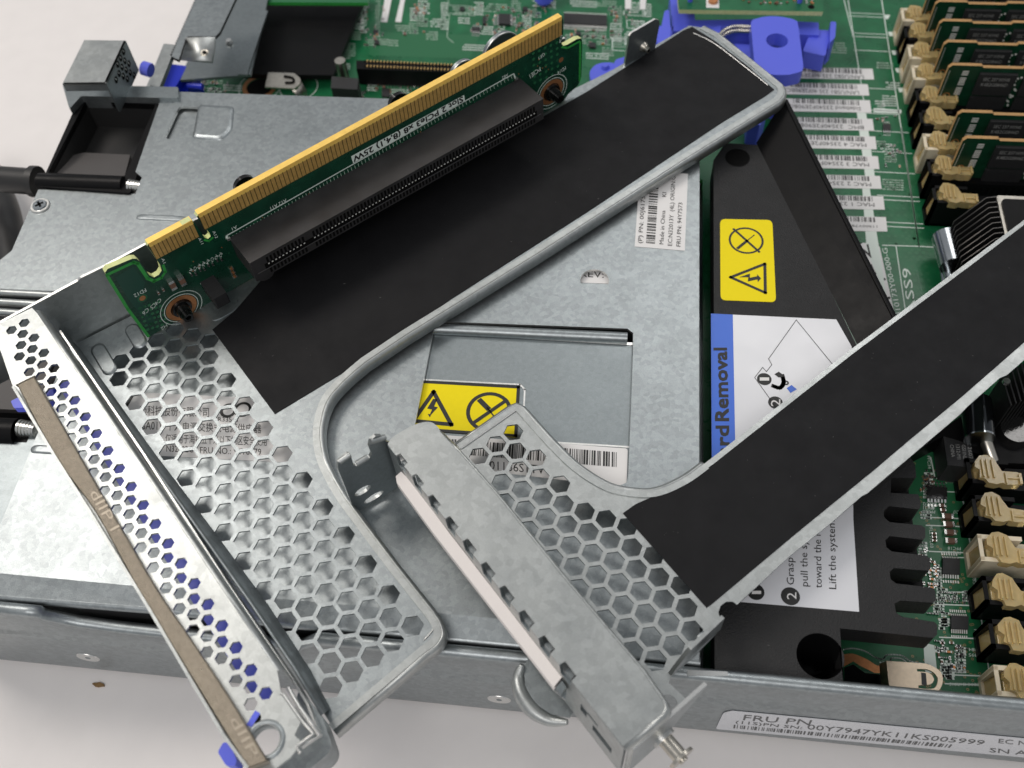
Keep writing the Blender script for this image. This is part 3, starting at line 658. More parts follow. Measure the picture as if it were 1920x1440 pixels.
# large inductor
mb = MB(); tz = 2.0
mb.prism([G(1769, 818, tz), G(1818, 832, tz), G(1832, 877, tz), G(1777, 872, tz)], (0, 0, -.9), CHIPM)
frI = HF(tz+.002)
for s, x in (('CHINA', 1781), ('1312-M1', 1792), ('GSI1NL', 1803), ('12607', 1814)): mb.text(frI, s, (x, 834), (x+3, 857 if s == 'CHINA' else 861), (x+7, 834), CHIPT, .004)
mb.prism([G(1787, 884, 1.5), G(1801, 885, 1.5), G(1798, 897, 1.08), G(1784, 896, 1.08)], (0, 0, -.04), TIN); mb.prism([G(1775, 899, 1.05), G(1797, 900, 1.05), G(1796, 905, 1.05), G(1774, 904, 1.05)], (0, 0, -.04), TIN)
mb.build('inductor', mo, bevel=.02)
# ceramic capacitors in a stack
def mlcc(x, y, w_, h_, z=.13, mid=CERAM, nm='capacitor'):
    mb = MB(); zt = ZP+z; a, b = G(x, y, zt), G(x+w_, y+w_*.06, zt); d = G(x+h_*.12, y+h_, zt)-a
    for (s0, s1, m) in ((0, .2, TIN), (.2, .8, mid), (.8, 1, TIN)):
        p, q = a.lerp(b, s0), a.lerp(b, s1); mb.prism([p, q, q+d, p+d], (0, 0, -z+.01), m)
    return mb.build(nm, mo)
for k, y in enumerate((962, 977, 992, 1008)): mlcc(1766+k*2.2, y, 22, 9)
mlcc(1761, 944, 11, 6); mlcc(1763, 953, 11, 5)
for k in range(3): mlcc(1747+k*.5, 998+k*6.5, 9, 3.5, .08)
k = 0
for (x, y) in ((778, 12), (776, 20), (1150, 20), (1153, 28), (1150, 35), (1128, 66), (1068, 62), (1108, 65), (968, 45), (1000, 52), (1003, 40), (925, 60), (703, 60), (700, 70), (1015, 10), (978, 55), (716, 160), (702, 163), (1015, 60), (755, 60)):
    mlcc(x, y, 7, 4, .07, CERAM if (k % 3) else COPPER); k += 1
for row, (x0, y0, n_, dx) in enumerate(((1768, 1119, 6, 9), (1770, 1126, 6, 9), (1735, 880, 3, 9), (1738, 1148, 4, 6), (1752, 1200, 3, 6), (1795, 1213, 3, 8), (1754, 1212, 2, 13), (1764, 1231, 3, 7), (1742, 893, 2, 9), (1767, 1109, 4, 8))):
    for i in range(n_): mlcc(x0+i*dx, y0+i*.6, 4.4, 2.4, .06, CHIPM, 'resistor')
# everything smaller: one mass
mb = MB(); r2 = random.Random(5)
def tiny(x, y):
    a = G(x, y, ZP+.05); l = r2.uniform(.03, .07); hz = r2.random() < .5; dx, dy = (l, .025) if hz else (.025, l)
    mb.box((a.x-dx, a.y-dy, ZP), (a.x+dx, a.y+dy, ZP+.05), r2.choice((CERAM, CHIPM, COPPER)))
    for s in (-1, 1):
        ex, ey = (dx*s, 0) if hz else (0, dy*s)
        mb.box((a.x+ex-.016-(0 if hz else .012), a.y+ey-.016-(.012 if hz else 0), ZP), (a.x+ex+.016+(0 if hz else .012), a.y+ey+.016+(.012 if hz else 0), ZP+.055), TIN)
for (x0, y0, x1, y1, n_) in ((672, 5, 720, 90, 22), (765, 5, 800, 60, 14), (880, 10, 1050, 60, 60), (1060, 55, 1170, 85, 26), (1140, 10, 1200, 60, 14), (670, 150, 800, 182, 34), (375, 148, 430, 172, 26), (1640, 215, 1680, 230, 6), (1655, 270, 1690, 320, 12), (1726, 890, 1750, 930, 16), (1722, 1020, 1745, 1110, 14), (1742, 1050, 1760, 1110, 14), (1755, 1205, 1810, 1260, 14)):
    for _ in range(n_): tiny(r2.uniform(x0, x1), r2.uniform(y0, y1))
o = mb.build('small_components', mo); o['kind'] = 'stuff'; o['label'] = 'tiny resistors and capacitors scattered over the board'
# long black header with gold pins
mb = MB(); zt = 1.75
mb.prism([G(668, 113, zt), G(930, 126, zt), G(930, 138, zt), G(668, 129, zt)], (0, 0, -.72), BLKS)
fr = HF(zt+.002)
mb.pg(fr, [(682, 113), (930, 125), (930, 129), (682, 117.5)], CAV, .002); mb.pg(fr, [(682, 122), (930, 132), (930, 136), (682, 127)], CAV, .002)
for i in range(38):
    x = 689+i*6.3
    for y in (115.3+(x-689)*.045, 124.8+(x-689)*.045):
        u = fr.P(x, y); mb.obox(fr.W(*u, .02), V((.022, 0, 0)), V((0, .05, 0)), V((0, 0, .02)), mat('pin_gold', (.75, .5, .2), .35, .8))
mb.build('pin_header', mo)
mb = MB()
for i in range(36):
    p = G(690+i*6.3, 158+i*.25, ZP+.02); mb.box((p.x-.02, p.y-.1, ZP), (p.x+.02, p.y+.12, ZP+.04), TIN)
mb.build('header_solder_tails', mo)
# standing electrolytic capacitor, relay
mb = MB(); mb.cyl(G(650, 168, ZP), (0, 0, 1), .2, 1.35, NICK, 24, .2); mb.build('post', mo, bevel=.03)
mb = MB(); mb.prism([G(622, 143, 2.0), G(672, 147, 2.0), G(670, 168, 2.0), G(620, 165, 2.0)], (0, 0, -.8), CHIPM); mb.cyl(G(640, 192, 1.02), (0, 0, 1), .16, .2, COPPER, 14); mb.build('choke', mo, bevel=.04)
# gold clips
def clip(poly, z, cut, name='grounding_clip', m=GOLDCLIP, drop=1):
    mb = MB(); fr = HF(z); mb.slab(fr, poly, [circ(fr, cut, .02)] if 0 else (), .06, m)
    return mb, fr
mb, fr = clip(rnd([(1662, 1239), (1728, 1242), (1770, 1262), (1772, 1285), (1745, 1303), (1668, 1293)], 14, 6), 1.9, None)
mb = MB(); outer = [(1662, 1239), (1735, 1244)]+[tuple(p) for p in smooth([(1745, 1247), (1762, 1258), (1768, 1273), (1763, 1291), (1748, 1303)], 5)]+[(1738, 1304), (1668, 1294)]
hole = [tuple(p) for p in smooth([(1719, 1254), (1742, 1256), (1756, 1267), (1758, 1279), (1750, 1291), (1722, 1290)], 5)]+[tuple(p) for p in smooth([(1722, 1285), (1744, 1283), (1751, 1275), (1748, 1267), (1740, 1261), (1720, 1259)], 5)]
mb.slab(fr, outer, [hole], .06, m=GOLDCLIP); mb.pg(fr, [(1727, 1261), (1736, 1262), (1738, 1285), (1728, 1284)], WALLD, .003)
mb.loft([[G(1662, 1239, 1.87), G(1668, 1294, 1.87)], [G(1662, 1239, 1.87)+V((-.1, 0, -.3)), G(1668, 1294, 1.87)+V((-.1, 0, -.3))], [G(1662, 1239, 1.87)+V((.05, 0, -.8)), G(1668, 1294, 1.87)+V((.05, 0, -.8))]], GOLDCLIP)
mb.build('grounding_clip', mo, label='gold coloured clip with curved slot near the lower side wall')
mb = MB(); fr = HF(1.9); outer = [(503, 136), (545, 137)]+[tuple(p) for p in smooth([(552, 138), (562, 147), (562, 157), (552, 166)], 4)]+[(497, 163)]
mb.slab(fr, outer, (), .06, NICK); mb.loft([[G(562, 150, 1.87), G(545, 165, 1.87)], [G(562, 150, 1.87)+V((.2, -.1, -.4)), G(545, 165, 1.87)+V((.2, -.1, -.4))], [G(562, 150, 1.87)+V((.1, -.1, -.85)), G(545, 165, 1.87)+V((.1, -.1, -.85))]], NICK)
mb.tube(smooth([G(533, 143, 1.93), G(548, 146, 1.93), G(550, 154, 1.93), G(535, 155, 1.93)], 4), .035, CAV, 6); mb.build('grounding_clip', mo, solid=.02, label='dull nickel clip over the copper ring near the top')
# video connector
mb = MB(); mb.prism([G(322, 120, 2.6), G(352, 124, 2.6), G(326, 168, 2.6), G(298, 164, 2.6)], (0, 0, -1.5), BLUED); mb.prism([G(350, 135, 2.2), G(372, 140, 2.2), G(352, 170, 2.2), G(326, 168, 2.2)], (0, 0, -1.1), BLUED)
mb.tube([G(352, 160, 2.3), G(380, 163, 2.3)], .12, BLUED, 12); mb.build('video_connector', mo, bevel=.04)
# blue plastic pieces
def bluething(name, label, cat, fn, bevel=.05):
    mb = MB(); fn(mb); return tag(mb.build(name, bevel=bevel), label, cat)
def f1(mb):
    fr = HF(2.6); mb.slab(fr, [tuple(p) for p in smooth([(1108, 150), (1106, 135), (1118, 121), (1140, 117), (1158, 121), (1168, 130), (1168, 145), (1140, 170), (1112, 165), (1108, 150)], 5)[:-1]], (), 1.4, BLUE)
    mb.slab(HF(2.7), rnd([(1152, 112), (1180, 104), (1215, 104), (1210, 140), (1150, 140)], 8), (), 1.3, BLUE); mb.cyl(fr.X(1135, 127), (0, 0, 1), .16, .12, BLUE, 18, .1)
bluething('board_latch', 'blue round plastic latch below the upright steel screw tab', 'latch', f1)
def f2(mb):
    mb.cyl(G(1020, -4, 2.2), (0, 0, 1), .38, .35, BLUE, 28, .34)
    mb.cyl(G(1020, 2, 1.1), (0, 0, 1), .3, 1.0, BLUE, 24)
bluething('board_latch', 'blue round knob cut by the top edge above the large pinned chip', 'latch', f2)
# daughter card in blue carrier
ca = empty('card_carrier', G(1400, 60, ZP+.1), 'blue plastic carrier frame clipped around the small green card at the top', 'carrier')
mb = MB(); mb.slab(HF(2.3), [(1256, -20), (1300, -20), (1303, 38), (1412, 36), (1535, 42), (1536, 66), (1300, 58), (1260, 58)], (), .9, BLUE); mb.build('frame', ca, bevel=.05)
mb = MB(); mb.slab(HF(2.5), rnd([(1246, 20), (1254, 18), (1258, 58), (1254, 92), (1236, 98), (1228, 60), (1240, 50)], 4), (), .6, BLUE); mb.slab(HF(2.3), [(1230, 48), (1262, 50), (1258, 100), (1228, 110)], (), .8, BLUE); mb.build('side_clip', ca, bevel=.05)
mb = MB(); mb.slab(HF(2.2), rnd([(1522, 55), (1557, 57), (1548, 105), (1505, 96), (1510, 84)], 5), (), .7, BLUE); mb.slab(HF(2.5), rnd([(1557, 40), (1568, 41), (1566, 70), (1556, 80)], 3), (), 1., BLUE); mb.build('side_clip', ca, bevel=.05)
mb = MB(); mb.slab(HF(1.9), [(1376, 82), (1418, 84), (1420, 110), (1395, 105)], (), .6, BLUE); mb.slab(HF(2.4), rnd([(1337, 52), (1352, 47), (1351, 66), (1338, 66)], 3), (), .6, BLUE); mb.build('cross_bar', ca, bevel=.04)
la = empty('release_handle', G(1457, 90, ZP+.1), 'big blue pull pad with a round hole and steel wire loop', 'handle')
fr = HF(3.4); mb = MB()
pad = [tuple(p) for p in smooth([(1408, 45), (1412, 37), (1436, 31), (1460, 31), (1484, 35), (1495, 40)], 4)]+[tuple(p) for p in smooth([(1497, 50), (1502, 90), (1506, 128), (1496, 136)], 3)]+[tuple(p) for p in smooth([(1480, 140), (1450, 140), (1426, 132), (1416, 124), (1412, 90)], 3)]
mb.slab(fr, uv(fr, pad), [circ(fr, (1457, 76), .37)], .5, BLUE, px=False); mb.build('pad', la, bevel=.05, seg=3)
mb = MB(); mb.slab(HF(2.9), [(1440, 130), (1472, 132), (1468, 158), (1448, 152)], (), 1.6, BLUE); mb.slab(HF(2.2), [(1404, 200), (1440, 205), (1425, 235), (1404, 228)], (), 1., BLUE); mb.build('stem', la, bevel=.04)
for k, (dy, zz) in enumerate(((0, 2.9), (8, 2.8))):
    mb = MB(); mb.tube(smooth([G(1345, 70+dy, zz), G(1360, 56+dy, zz), G(1380, 50+dy, zz), G(1412, 51+dy, zz)], 5), .07, NICK, 10); mb.build('wire_loop', la)
dc = empty('daughter_card', G(1405, 10, 2.4), 'small green circuit card held level in the blue carrier at the top', 'circuit card')
mb = MB(); fr = HF(3.0); mb.slab(fr, [(1268, -30), (1545, -30), (1543, 22), (1273, 18)], (), .17, PCB, CORE)
mb.ring(fr, (1521, 13), .12, .17, PCBL); mb.disc(fr, (1521, 13), .12, CAV)
for k in range(40): mb.disc(fr, (1282+k*6.4, 16.5), .02, PCBL, .004, 6)
mb.build('board', dc)
mb = MB(); mb.box(tuple(G(1324, 15, 3.0)), tuple(G(1348, -8, 3.02)), WHITE); mb.cyl(G(1337, 4, 3.0), (0, 0, 1), .17, .12, COPPER, 20); mb.build('battery_contact', dc)
for (x, y) in ((1294, 2), (1499, 4)):
    mb = MB(); mb.cyl(G(x, y, 3.0), (0, 0, 1), .09, .3, BLUE, 14); mb.build('support_pin', dc)
mb = MB(); r3 = random.Random(2)
for k in range(26):
    p = G(r3.uniform(1380, 1530), r3.uniform(-5, 8), 3.0); mb.box((p.x-.04, p.y-.03, 3.0), (p.x+.04, p.y+.03, 3.05), r3.choice((COPPER, TIN, CERAM)))
mb.build('small_components', dc)

# ================================================================== memory sockets, latches and modules
lat = [(1730, 28), (1737, 62), (1744, 98), (1752, 137), (1760, 180), (1768, 222), (1776, 267), (1785, 315), (1795, 365)]
wh = {0, 2, 3, 6}; mods = {0, 1, 2, 3, 4, 6, 7}
low = [(1868, 885), (1880, 955), (1893, 1030), (1903, 1110), (1916, 1192), (1928, 1280)]; whl = {2, 5}
ZL = 2.1
def socket(c, white, length, nm='memory_socket'):
    m = IVORY if white else BLKS; x, y = c.x, c.y; mb = MB(); y0, y1 = y-.42, y+.42
    # tower: front (-X) frame opening with amber behind
    x0 = x-.75
    fr = Frame((x0, y, 0), (0, 1, 0), (0, 0, 1), (-1, 0, 0))
    mb.slab(fr, [(-.37, ZP), (.37, ZP), (.37, 2.1), (-.37, 2.1)], [[(-.24, 1.16), (.24, 1.16), (.24, 2.06), (-.24, 2.06)]], .1, m, px=False)
    mb.box((x0, y-.37, ZP), (x+.35, y-.25, 2.1), m); mb.box((x0, y+.25, ZP), (x+.35, y+.37, 2.1), m)
    mb.box((x0+.09, y-.37, ZP), (x+.35, y+.37, 1.1), m)
    mb.box((x+.3, y-.33, ZP), (x+length, y+.33, 1.75), m)
    mb.box((x+.35, y-.09, 1.751), (x+length, y+.09, 1.756), CAV)
    for k in range(28):
        if white: break
        xx = x+.8+k*.2
        if xx < x+length: mb.box((xx, y-.334, 1.3), (xx+.09, y-.330, 1.6), CAV)
    so = mb.build(nm, mo, bevel=.02)
    mb = MB()
    q = random.Random(int(x*100+y*37)); k_ = lambda a: a+q.uniform(-.02, .02)
    plan = [(-.56, .22), (-.42, .42), (-.26, .46), (-.06, .36), (.0, .22), (.10, -.02), (.5, -.04), (.58, -.1), (.58, -.36), (.5, -.44), (.16, -.45), (.06, -.40), (-.1, -.46), (-.3, -.44), (-.36, -.30), (-.50, -.26), (-.46, -.05), (-.58, .05)]
    pl = [(x+k_(a), y+k_(b)*.93) for a, b in plan]
    zt = 2.22+q.uniform(-.04, .04)
    mb.prism([V((a, b, zt)) for a, b in pl], (0, 0, -.26), AMBER)
    pr = [(-.68, 1.15), (-.5, 1.15), (-.40, 1.6), (-.2, 1.75), (.02, 1.80), (.02, 2.0), (-.55, 2.0), (-.60, 1.7)]
    mb.prism([V((x+a, y-.24, b)) for a, b in pr], (0, .48, 0), AMBER)
    for a in (-.42, -.30, -.16): mb.box((x+a, y-.26, zt-.01), (x+a+.05, y+.28, zt+.07), AMBER)
    mb.box((x+.14, y-.42, zt-.01), (x+.18, y-.07, zt+.06), AMBER); mb.box((x+.48, y-.42, zt-.01), (x+.55, y-.1, zt+.08), AMBER); mb.box((x+.18, y-.26, zt-.01), (x+.48, y-.21, zt+.045), AMBER)
    lo_ = mb.build('latch', so, bevel=.03, seg=2); return so
for k, p in enumerate(lat): socket(G(*p, ZL), k in wh, 7)
for k, p in enumerate(low): socket(G(*p, ZL), k in whl, 5)
# white socket housings behind the latches give the module its seat
mod = empty('memory_module', (0, 0, 0), 'x', 'memory module', 'memory modules standing in the sockets')
mb = MB(); fm = Frame((0, -.065, 0), (1, 0, 0), (0, 0, 1), (0, -1, 0))
notch = [(0, .1), (7, .1), (7, 2.1), (4.6, 2.1), (4.55, 2.17), (2.4, 2.17), (2.35, 2.1), (1.1, 2.1), (1.04, 2.17), (.1, 2.17), (0, 2.05)]
mb.slab(fm, notch, (), .13, PCB3, COREM, px=False)
for k in range(27):
    z = .12+.069*k
    if k % 6 < 5: mb.pg(fm, [(.49, z), (.69, z), (.69, z+.048), (.49, z+.048)], TINF, .012, px=False)
    mb.pg(fm, [(.06, z), (.09, z), (.09, z+.03), (.06, z+.03)], TINF, .012, px=False)
mb.ring(fm, (.27, .9), .09, .12, COPPER, .004, 20, px=False)
for k in range(26): mb.pg(fm, [(.9+k*.19, .1), (1.0+k*.19, .1), (1.0+k*.19, .3), (.9+k*.19, .3)], GOLD, .004, px=False)
mb.build('board', mod)
for j in range(3):
    for zz in (.95,):
        mb = MB(); x0 = 1.05+j*1.45
        mb.box((x0, -.18, .1), (x0+1.2, -.065, .92), CHIPM); mb.build('chip', mod, bevel=.015); mb = MB(); mb.box((x0, -.18, 1.05), (x0+1.2, -.065, 1.92), CHIPM)
        mb.text(Frame((0, -.18, 0), (1, 0, 0), (0, 0, 1), (0, -1, 0)), 'SEC 237 HYH0', (x0+.15, 1.66), (x0+1.0, 1.66), (x0+.15, 1.79), CHIPT, .004, px=False)
        mb.text(Frame((0, -.18, 0), (1, 0, 0), (0, 0, 1), (0, -1, 0)), 'K4B2G0846D', (x0+.15, 1.44), (x0+1.0, 1.44), (x0+.15, 1.57), CHIPT, .004, px=False)
        mb.build('chip', mod, bevel=.015)
mb = MB(); r4 = random.Random(8)
for k in range(40):
    x_, z_ = 2.15+r4.choice((0, 1.45, 2.9))+r4.uniform(.05, .3), r4.uniform(.4, 1.95); mb.box((x_, -.1, z_), (x_+.06, -.065, z_+.045), TINF)
mb.build('small_components', mod)
order = ['cut by the top edge of the frame, farthest of the row', 'second from the top of the row', 'third from the top of the row', 'fourth from the top of the row', 'fifth from the top, above the gap in the row', 'just below the gap in the row', 'lowest and nearest of the row beside the finned heat sink']
kids = list(mod.children); first = True; n_ = 0
for k in sorted(mods):
    c = G(*lat[k], ZL)
    if first: r_ = mod; first = False
    else:
        r_ = mod.copy(); COL.objects.link(r_)
        for q in kids:
            w2_ = q.copy(); COL.objects.link(w2_); w2_.parent = r_
    r_.location = (c.x-.06, c.y, 1.3); r_['label'] = 'dark green memory module, ' + order[n_]; n_ += 1

# ================================================================== heat sinks
hs = empty('heat_sink', G(1890, 450, ZP+.1), 'black finned heat sink below the memory modules, partly under the right bracket', 'heat sink')
FINB = mat('anodised_black', (.008, .008, .008), .55, 0)
mb = MB(); c0 = G(1868, 367, 3.7); c1 = G(1884, 434, 3.7)
mb.slab(HF(3.7), rnd([(1868, 366), (2000, 372), (2000, 620), (1902, 520)], 6), (), .08, NICK); mb.slab(HF(3.76), rnd([(1877, 372), (2000, 378), (2000, 620), (1912, 520)], 10), (), .06, BLKS); mb.build('top_plate', hs)
mb = MB()
for k in range(16):
    t_ = k/7; p = c0.lerp(c1, t_)
    mb.prism([p+V((0, 0, -.04)), p+V((-.25, 0, -.12)), p+V((-.85, 0, -1.2)), p+V((-.8, 0, -2.5)), p+V((4, 0, -2.5)), p+V((4, 0, -.04))], (0, .03, 0), FINB)
    mb.tube([p+V((.25, 0, 0)), p+V((-.25, 0, -.1)), p+V((-.85, 0, -1.2)), p+V((-.8, 0, -1.7))], .010, mat('fin_edge', (.22, .21, .2), .4, .8), 6)
mb.build('fin_stack', hs)
mb = MB(); mb.tube([G(1790, 437, 1.9), G(1800, 428, 2.0), G(1815, 427, 2.0), G(1860, 428, 2.0)], .13, NICK, 14); mb.build('retention_rod', hs)
mb = MB(); mb.tube([G(1773, 443, 1.8), G(1788, 500, 1.8)], .42, CHROME, 24); mb.tube([G(1776, 494, 1.6), G(1788, 560, 1.6)], [.2, .16], CHROME, 16); mb.tube([G(1766, 480, 1.5), G(1776, 560, 1.5)], .12, CHROME, 10); mb.build('spring_barrel', hs)
h2 = empty('heat_sink', G(1890, 780, ZP+.1), 'black heat sink base with chrome tube at the right edge below the black film', 'heat sink')
mb = MB(); mb.slab(HF(1.9), [(1690, 860), (1830, 760), (2000, 640), (2000, 872), (1880, 868), (1830, 850), (1765, 820)], (), .8, BLKS)
mb.build('base', h2, bevel=.05)
mb = MB()
for k in range(9):
    p = G(1878+k*9, 705-k*6, 3.2); q = G(1895+k*9, 760-k*4, 3.2); mb.prism([p, q, q+V((0, 0, -1.4)), p+V((0, 0, -1.4))], (.04, 0, 0), FINB)
mb.build('fin_stack', h2)
mb = MB(); mb.tube([G(1830, 752, 2.4), G(1836, 822, 2.4)], .40, mat('black_chrome', (.05, .055, .06), .15, .9), 24); mb.cyl(G(1836, 820, 2.4), (0, -1, 0), .4, .06, CHROME, 24); mb.tube([G(1848, 826, 2.2), G(1856, 850, 2.1), G(1864, 872, 1.9)], .16, NICK, 14); mb.build('spring_barrel', h2)
mb = MB(); mb.cyl(G(1900, 812, 1.9), (0, 0, 1), .5, .25, mat('glossy_black', (.01, .01, .01), .12, coat=.5, bump=.5, bscale=5), 28, .42)
mb.build('retention_screw', h2, bevel=.04)
mb = MB(); mb.cyl(G(1885, 718, 3.3), (0, 0, 1), .09, .12, TIN, 14); mb.build('rivet', h2)

# ================================================================== black plastic cover with instruction labels
ZT = 3.85; HT = HF(ZT)
cv = empty('black_plastic_cover', G(1480, 900, ZP+.1), 'black plastic baffle cover with warning and removal instruction stickers, between cage and board', 'plastic cover')
outer = [(1338, 300), (1360, 268), (1425, 272), (1478, 380), (1612, 660), (1672, 800), (1716, 872), (1718, 896), (1671, 896), (1670, 924)] + \
        [(1722, 927), (1727, 944), (1724, 955), (1667, 949)] + [(1657, 958), (1658, 970), (1668, 979)] + [(1728, 985), (1735, 990), (1735, 1008), (1730, 1012), (1668, 1005)] + [(1660, 1013), (1662, 1026), (1672, 1034)] + \
        [(1738, 1042), (1744, 1048), (1745, 1066), (1740, 1070), (1676, 1065)] + [(1668, 1072), (1670, 1086), (1680, 1094)] + [(1748, 1102), (1754, 1108), (1755, 1126), (1750, 1130), (1688, 1126)] + [(1677, 1132), (1680, 1148), (1690, 1156)] + \
        [(1752, 1166), (1758, 1172), (1757, 1190), (1750, 1196), (1575, 1178), (1583, 1300), (1340, 1274)]
mb = MB(); mb.slab(HT, uv(HT, outer), [circ(HT, (1538, 1230), .53, 32)], .75, BLK, px=False); dust(mb, HT, [(1345, 310), (1420, 280), (1600, 640), (1650, 1100), (1480, 1250), (1350, 1250)], 30, 3); mb.build('top_panel', cv, bevel=.075, seg=3)
mb = MB(); mb.slab(HF(ZT-1.0), [(1338, 300), (1425, 272), (1600, 640), (1700, 890), (1714, 1000), (1732, 1105), (1700, 1112), (1570, 1110), (1500, 1180), (1345, 1240)], (), 1.0, BLKS); mb.build('lower_body', cv)
mb = MB(); c = HT.X(1538, 1230, -.05); n = 32
def rg(r, z): return [c+V((math.cos(2*math.pi*i/n)*r, math.sin(2*math.pi*i/n)*r, z)) for i in range(n+1)]
mb.loft([rg(.53, 0), rg(.5, -.3), rg(.42, -1.6), rg(.3, -1.7), rg(.0, -1.7)], BLKS); mb.cyl(c+V((0, 0, -1.72)), (0, 0, 1), .08, .06, NICK, 18)
for k in range(4):
    a = k*math.pi/2+.4; mb.obox(c+V((math.cos(a)*.25, math.sin(a)*.25, -1.6)), V((math.cos(a)*.14, math.sin(a)*.14, 0)), V((-math.sin(a)*.03, math.cos(a)*.03, 0)), V((0, 0, .1)), BLKS)
mb.build('screw_well', cv)
mb = MB(); a, b = G(1418, 268, ZT), G(1612, 655, ZT); c2, d_ = G(1676, 596, 4.5), G(1470, 186, 4.5)
mb.prism([a, b, c2, d_], (.12, .04, -.04), BLKS); mb.tube([c2, d_], .05, BLKS, 8)
mb.build('baffle_wall', cv)
mb = MB(); mb.cyl(HT.X(1383, 296, -.02), (0, 0, 1), .36, .03, CAV, 28); mb.ring(HT, (1383, 296), .35, .38, BLKS, .01); mb.build('round_recess', cv)
mb = MB(); mb.slab(HF(ZT+.012), uv(HT, rnd([(1350, 411), (1448, 413), (1455, 567), (1351, 563)], 10, 5)), (), .012, YEL, px=False)
fr = HF(ZT+.012)
mb.ring(fr, (1399, 451), .44, .50, INK, .005); mb.line(fr, [(1376, 430), (1423, 472)], .07, INK, .006); mb.line(fr, [(1384, 465), (1400, 452)], .085, INK, .006); mb.line(fr, [(1400, 452), (1414, 441)], .03, INK, .006)
mb.line(fr, [(1370, 520), (1434, 495), (1435, 549)], .085, INK, .006, closed=True)
mb.pg(fr, [(1386, 520), (1406, 513), (1406, 521), (1420, 518), (1419, 514), (1427, 522), (1421, 529), (1420, 524), (1402, 528), (1403, 520)], INK, .006)
mb.build('warning_sticker', cv, label='yellow sticker with crossed out screwdriver and lightning triangle')
mb = MB()
lab = [(1333, 588), (1568, 599), (1597, 650), (1600, 975), (1611, 1147), (1395, 1129), (1336, 1124)]
mb.slab(fr, lab, (), .012, WHITE2)
mb.pg(fr, [(1333, 588), (1374, 590), (1384, 1128), (1336, 1124)], BLUEL, .004)
mb.bold(fr, 'System Board', (1371, 1068), (1366, 799), (1345, 1068), INK, .007); mb.bold(fr, 'Removal', (1366, 789), (1362, 653), (1341, 789), INK, .007)
mb.line(fr, [(1493, 600), (1441, 673), (1447, 684), (1437, 697), (1430, 689), (1415, 708), (1445, 750), (1500, 830), (1640, 780), (1493, 600)], .018, INKG, .006)
for x, y, r_ in ((1433, 711, .19), (1454, 755, .19), (1417, 1110, .2), (1482, 1118, .22)): mb.disc(fr, (x, y), r_, INK, .006)
for s, x, y in (('1', 1442, 714), ('2', 1463, 762), ('1', 1427, 1114), ('2', 1493, 1124)): mb.text(fr, s, (x, y), (x, y-(6 if s == '1' else 13)), (x-18, y), WHITE, .010)
mb.line(fr, smooth([(1450, 724), (1462, 727), (1469, 718), (1467, 705)], 4), .11, INK, .007); mb.pg(fr, [(1452, 702), (1460, 697), (1472, 706), (1460, 708)], INK, .008)
mb.pg(fr, [(1475, 728), (1484, 722), (1494, 730), (1482, 737)], BLUEL, .007); mb.ring(fr, (1474, 718), .03, .07, INK, .007)
for s, xb, x0, yb, yt in (('Grasp the', 1489, 0, 1097, 1012), ('pull the system', 1515, 0, 1100, 974), ('toward the rear.', 1541, 0, 1103, 970), ('Lift the system', 1568, 0, 1105, 976)):
    mb.text(fr, s, (xb, yb), (xb-3, yt), (xb-14, yb-1), INK, .007)
mb.build('instruction_sticker', cv, label='white and blue removal instruction sticker')

# ================================================================== left riser bracket
ba = empty('riser_bracket', G(450, 1000, ZC+.02), 'left perforated steel riser bracket with tan gasket strip, lying across the cover', 'riser bracket')
HA = HF(ZA)
o0 = complex(*HA.P(391.7, 669.3)); c_ = (complex(*HA.P(568.3, 908.3))-o0)/5
ha = c_/math.sqrt(3)*cmath.exp(1j*math.pi/6); hb = c_/math.sqrt(3)*cmath.exp(-1j*math.pi/6)
ha = complex(.1287, -.5300); hb = ha*cmath.exp(1j*math.pi/3); o0 = complex(-10.4988, 14.1949)
regA = [(310, 612), (350, 606), (380, 615), (402, 655), (440, 712), (582, 898), (705, 1075), (795, 1178), (770, 1200), (640, 1318), (608, 1302), (530, 1182), (450, 1067), (375, 957), (305, 857), (238, 762), (206, 718), (206, 662), (225, 650), (262, 650)]
holesA = hexes(HA, o0, ha, hb, regA, .83)
plateA = [(150, 656), (142, 645), (280, 575), (520, 450), (800, 305), (1080, 165), (1150, 130), (1292, 48), (1318, 52)] + [tuple(p) for p in smooth([(1345, 66), (1400, 110), (1450, 152), (1462, 164), (1464, 176), (1456, 188)], 4)] + \
         [(1280, 298), (1010, 470), (760, 625)] + [tuple(p) for p in smooth([(680, 678), (640, 712), (610, 750), (597, 800), (600, 850), (618, 893), (645, 940)], 5)] + [(735, 1060), (805, 1148)] + [tuple(p) for p in smooth([(818, 1166), (824, 1188), (815, 1206), (795, 1222)], 4)] + \
         [(625, 1366), (612, 1345), (560, 1262), (480, 1132), (370, 985), (272, 851), (186, 740)]
mb = MB(); mb.slab(HA, uv(HA, plateA), keep(HA, holesA, plateA), .05, STEEL, STEELD, px=False)
# rounded bend and skirt
path = [(1318, 50)] + [tuple(p) for p in smooth([(1345, 64), (1400, 108), (1452, 150), (1466, 163), (1468, 178), (1458, 191)], 5)] + [(1280, 301), (1010, 474), (760, 629)] + [tuple(p) for p in smooth([(684, 680), (643, 716), (613, 753), (600, 802), (604, 850), (621, 892), (648, 938)], 6)] + [(738, 1058), (808, 1146)] + [tuple(p) for p in smooth([(821, 1165), (828, 1188), (818, 1208), (797, 1224)], 5)] + [(625, 1370)]
path = [(p[0], p[1]) for p in path]
P3 = [G(*p, ZA) for p in path]; nrm = []
for i in range(len(P3)):
    t_ = (P3[min(i+1, len(P3)-1)]-P3[max(i-1, 0)]).normalized(); nrm.append(V((t_.y, -t_.x, 0)))
